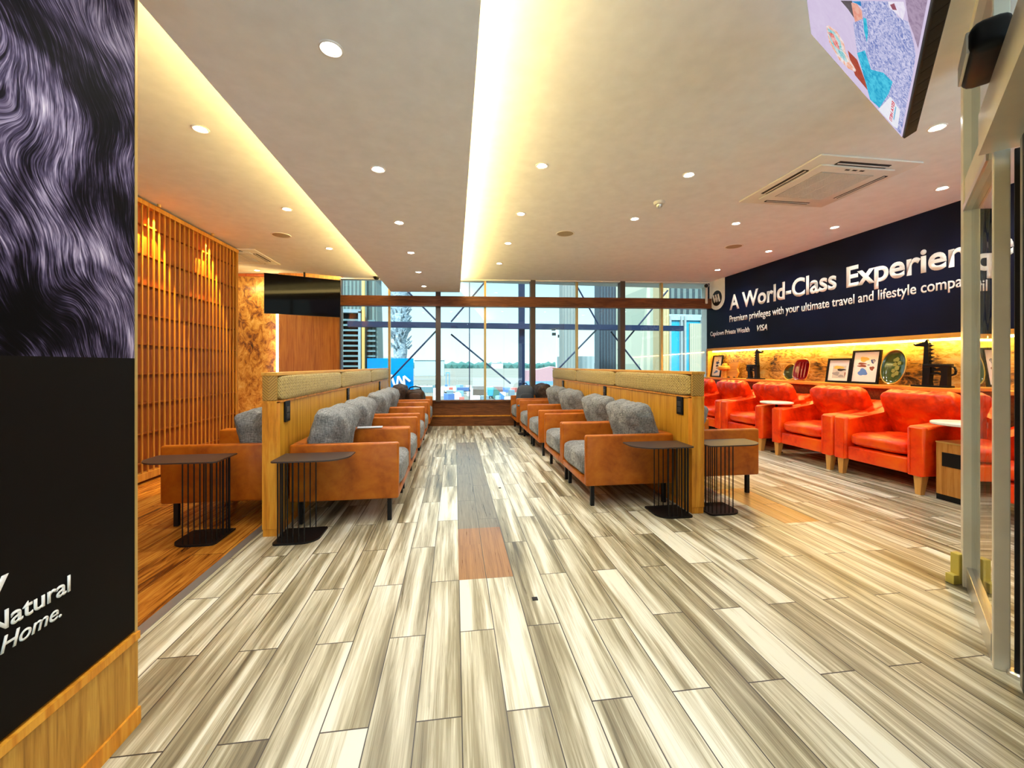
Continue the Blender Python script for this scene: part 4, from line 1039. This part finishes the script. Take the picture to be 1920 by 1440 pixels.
# light mast
t = thing('light_mast', 'tall grey floodlight mast standing far out on the apron', 'mast', (10.1, 40, G))
MB().tube((0, 0, 0), (0, 0, 9.7), .16, .09).build('pole', plain('grey mast', (.45, .52, .54), .5), t)
for dx, dz in ((-.35, 9.3), (.25, 9.5), (-.3, 8.8), (.3, 8.6)): MB().box(dx - .18, dx + .18, -.1, .1, dz - .14, dz + .14).build('floodlight', 'plastic', t)
# trees and far buildings on the horizon
tl_ = MB(); rt = random.Random(9)
for k in range(520):
    xx = -750 + rt.random() * 1850; yy = 760 + rt.random() * 60; r = 5 + rt.random() * 4
    res = bmesh.ops.create_icosphere(tl_.b, subdivisions=1, radius=1)
    for v in res['verts']: v.co = Vector((xx + v.co.x * r * 1.5 * (1 + .2 * rt.random()), yy + v.co.y * r, G + 3 + v.co.z * r * (.95 + .3 * rt.random())))
tag(tl_.build('treeline', plain('hazy green trees', (.02, .085, .075), .9)), 'hazy line of green trees on the far side of the airfield', 'trees', kind='stuff')
def shed(name, lab, x0, x1, y, h, mat, roofmat, roof=.4):
    t = thing(name, lab, 'building', (0, y, G))
    MB().box(x0, x1, 0, 10, 0, h).build('wall', mat, t); MB().prism([(x0 - .5, h), (x1 + .5, h), (x1 + .2, h + roof), (x0 + .2, h + roof)], -.5, 10.5, 'y').build('roof', roofmat, t)
pale = plain('pale far wall', (.36, .44, .44), .8); hz = plain('grey far roof', (.25, .36, .40), .8)
shed('far_hangar', 'low grey far building on the horizon beside the palm trunk', -22, -6, 230, 8.5, hz, pale, .8)
shed('far_house', 'pale distant house left of the palm trunk', -29, -23, 150, 7.2, pale, hz, 1.5)
shed('far_shed', 'dull pink shed on the far side of the airfield', 62, 82, 700, 9, plain('dull pink wall', (.34, .30, .32), .8), hz, 1.0)
# airfield equipment
def cart(name, lab, x, y, w, d, h, col, cat='cart', rail=True):
    t = thing(name, lab, cat, (x, y, G))
    MB().box(-w / 2, w / 2, -d / 2, d / 2, .45, h, .05).build('body', col, t)
    if rail: MB().box(-w / 2 - .15, w / 2 + .15, -d / 2 - .1, d / 2 + .1, .35, .47).build('deck', 'plastic', t)
    for sx in (-1, 1):
        for sy in (-1, 1):
            MB().tube((sx * w * .36, sy * d / 2 - .08, .22), (sx * w * .36, sy * d / 2 + .08, .22), .22, n=12).build('wheel', 'plastic', t)
    return t
crate = m_stripes('dark brown mesh crate', (.035, .025, .02), (.10, .075, .05), 6, 2)
cart('cage_trolley', 'large dark brown caged trolley below the centre window', 4.05, 71, 1.95, 1.2, 2.1, crate)
cart('cage_trolley', 'smaller dark brown caged trolley behind the green dolly', 8.3, 80, 1.9, 1.2, 1.5, plain('reddish brown crate', (.11, .05, .04), .7))
cart('baggage_cart', 'bright blue covered baggage cart beside the brown caged trolley', 6.05, 70, 1.0, 1.0, 1.9, plain('bright blue tarp', (.02, .22, .55), .5))
cart('baggage_cart', 'navy baggage cart behind a thin rod, left of the brown caged trolley', 1.7, 84, 2.6, 1.0, 1.2, plain('navy cart', (.03, .08, .20), .6))
t = cart('tow_tractor', 'grey green tow tractor with red panel beside the window mullion', -.85, 82, 2.2, 1.3, 1.5, plain('grey green tractor', (.34, .46, .42), .6), 'tractor')
MB().box(-.3, .45, -.68, -.64, .9, 1.35).build('red_panel', plain('dull red', (.35, .07, .05), .6), t); MB().box(-1.1, -.6, -.6, .6, 1.5, 1.9).build('cab', plain('blue cab', (.05, .13, .45), .5), t)
t = thing('loader_mast', 'tall narrow blue loader mast standing behind the tow tractor', 'loader', (-1.55, 90, G))
for sx in (-.35, .35): MB().tube((sx, 0, 0), (sx, 0, 4.1), .07).build('mast_rail', plain('loader blue', (.04, .20, .38), .5), t)
MB().box(-.42, .42, -.06, .06, 3.95, 4.15).build('crossbar', bpy.data.materials['loader blue'], t)
t = thing('dolly', 'dark green slanted dolly with blue ramp near the right armchair row', 'dolly', (7.15, 68, G))
MB().prism([(-.9, .3), (.9, .2), (.2, 1.3), (-.7, 2.1)], -.5, .5, 'y').build('frame', plain('dark green', (.02, .10, .08), .6), t); MB().prism([(.0, .1), (1.5, .05), (1.2, .45), (.2, 1.2)], -.6, .4, 'y').build('ramp', plain('royal blue', (.03, .12, .55), .5), t)
t = thing('baggage_cover', 'pale pink tarpaulin covered load in front of the tow tractor', 'load', (.35, 70, G))
MB().prism([(-.9, 0), (.8, 0), (.7, .8), (.3, 1.15), (-.6, 1.0)], -.6, .6, 'y').build('tarpaulin', plain('pale pink tarp', (.62, .52, .46), .8), t)
t = thing('wind_shelter', 'large dull pink canvas shelter on the apron beyond the mullion', 'tent', (26, 118, G))
m = MB(); m.prism([(-6.0, 0), (6.0, 0), (5.6, 4.6), (2, 5.4), (-2.5, 4.4), (-5.6, 4.2)], -2, 2, 'y'); m.build('canvas', plain('dull pink canvas', (.28, .17, .19), .8), t)
MB().box(-6, 6, -2.1, -2.0, 0, 1.1).build('blue_skirt', plain('dull blue skirt', (.08, .20, .42), .7), t)
t = thing('mesh_fence', 'dark mesh fence with white lettering strip on the apron', 'fence', (-6.6, 86, G))
MB().box(-4.0, 2.6, -.02, .02, .1, 1.55).build('mesh_panel', m_stripes('dark mesh', (.03, .08, .10), (.12, .20, .22), 7), t); MB().box(-2.5, 2.0, -.05, -.03, 1.25, 1.5).build('white_strip', plain('pale strip', (.7, .75, .75), .6), t)
for k in range(5): MB().tube((-4 + k * 1.65, .05, 0), (-4 + k * 1.65, .05, 1.7), .05, n=6).build('post', 'plastic', t)
rr = random.Random(12)
cols = [(.55, .6, .6), (.05, .12, .3), (.4, .1, .08), (.75, .78, .76), (.1, .16, .2), (.15, .3, .5)]
mats = [plain('crate paint %d' % k, cc, .6) for k, cc in enumerate(cols)]
for k in range(34):
    xx = -3 + (k % 9) * 1.9 + rr.random() * .5; yy = 66 + (k // 9) * 9.6 + rr.random() * .8; s_ = .3 + rr.random() * .4
    o = tag(MB().box(-s_, s_, -s_, s_, 0, s_ * (1.2 + rr.random()), .04).build('freight_crate', mats[k % 6]), 'small freight crate among the equipment on the apron below the window', 'crate', 'freight crates on the apron')
    o.location = (xx, yy, G); o.rotation_euler = (0, 0, rr.random())
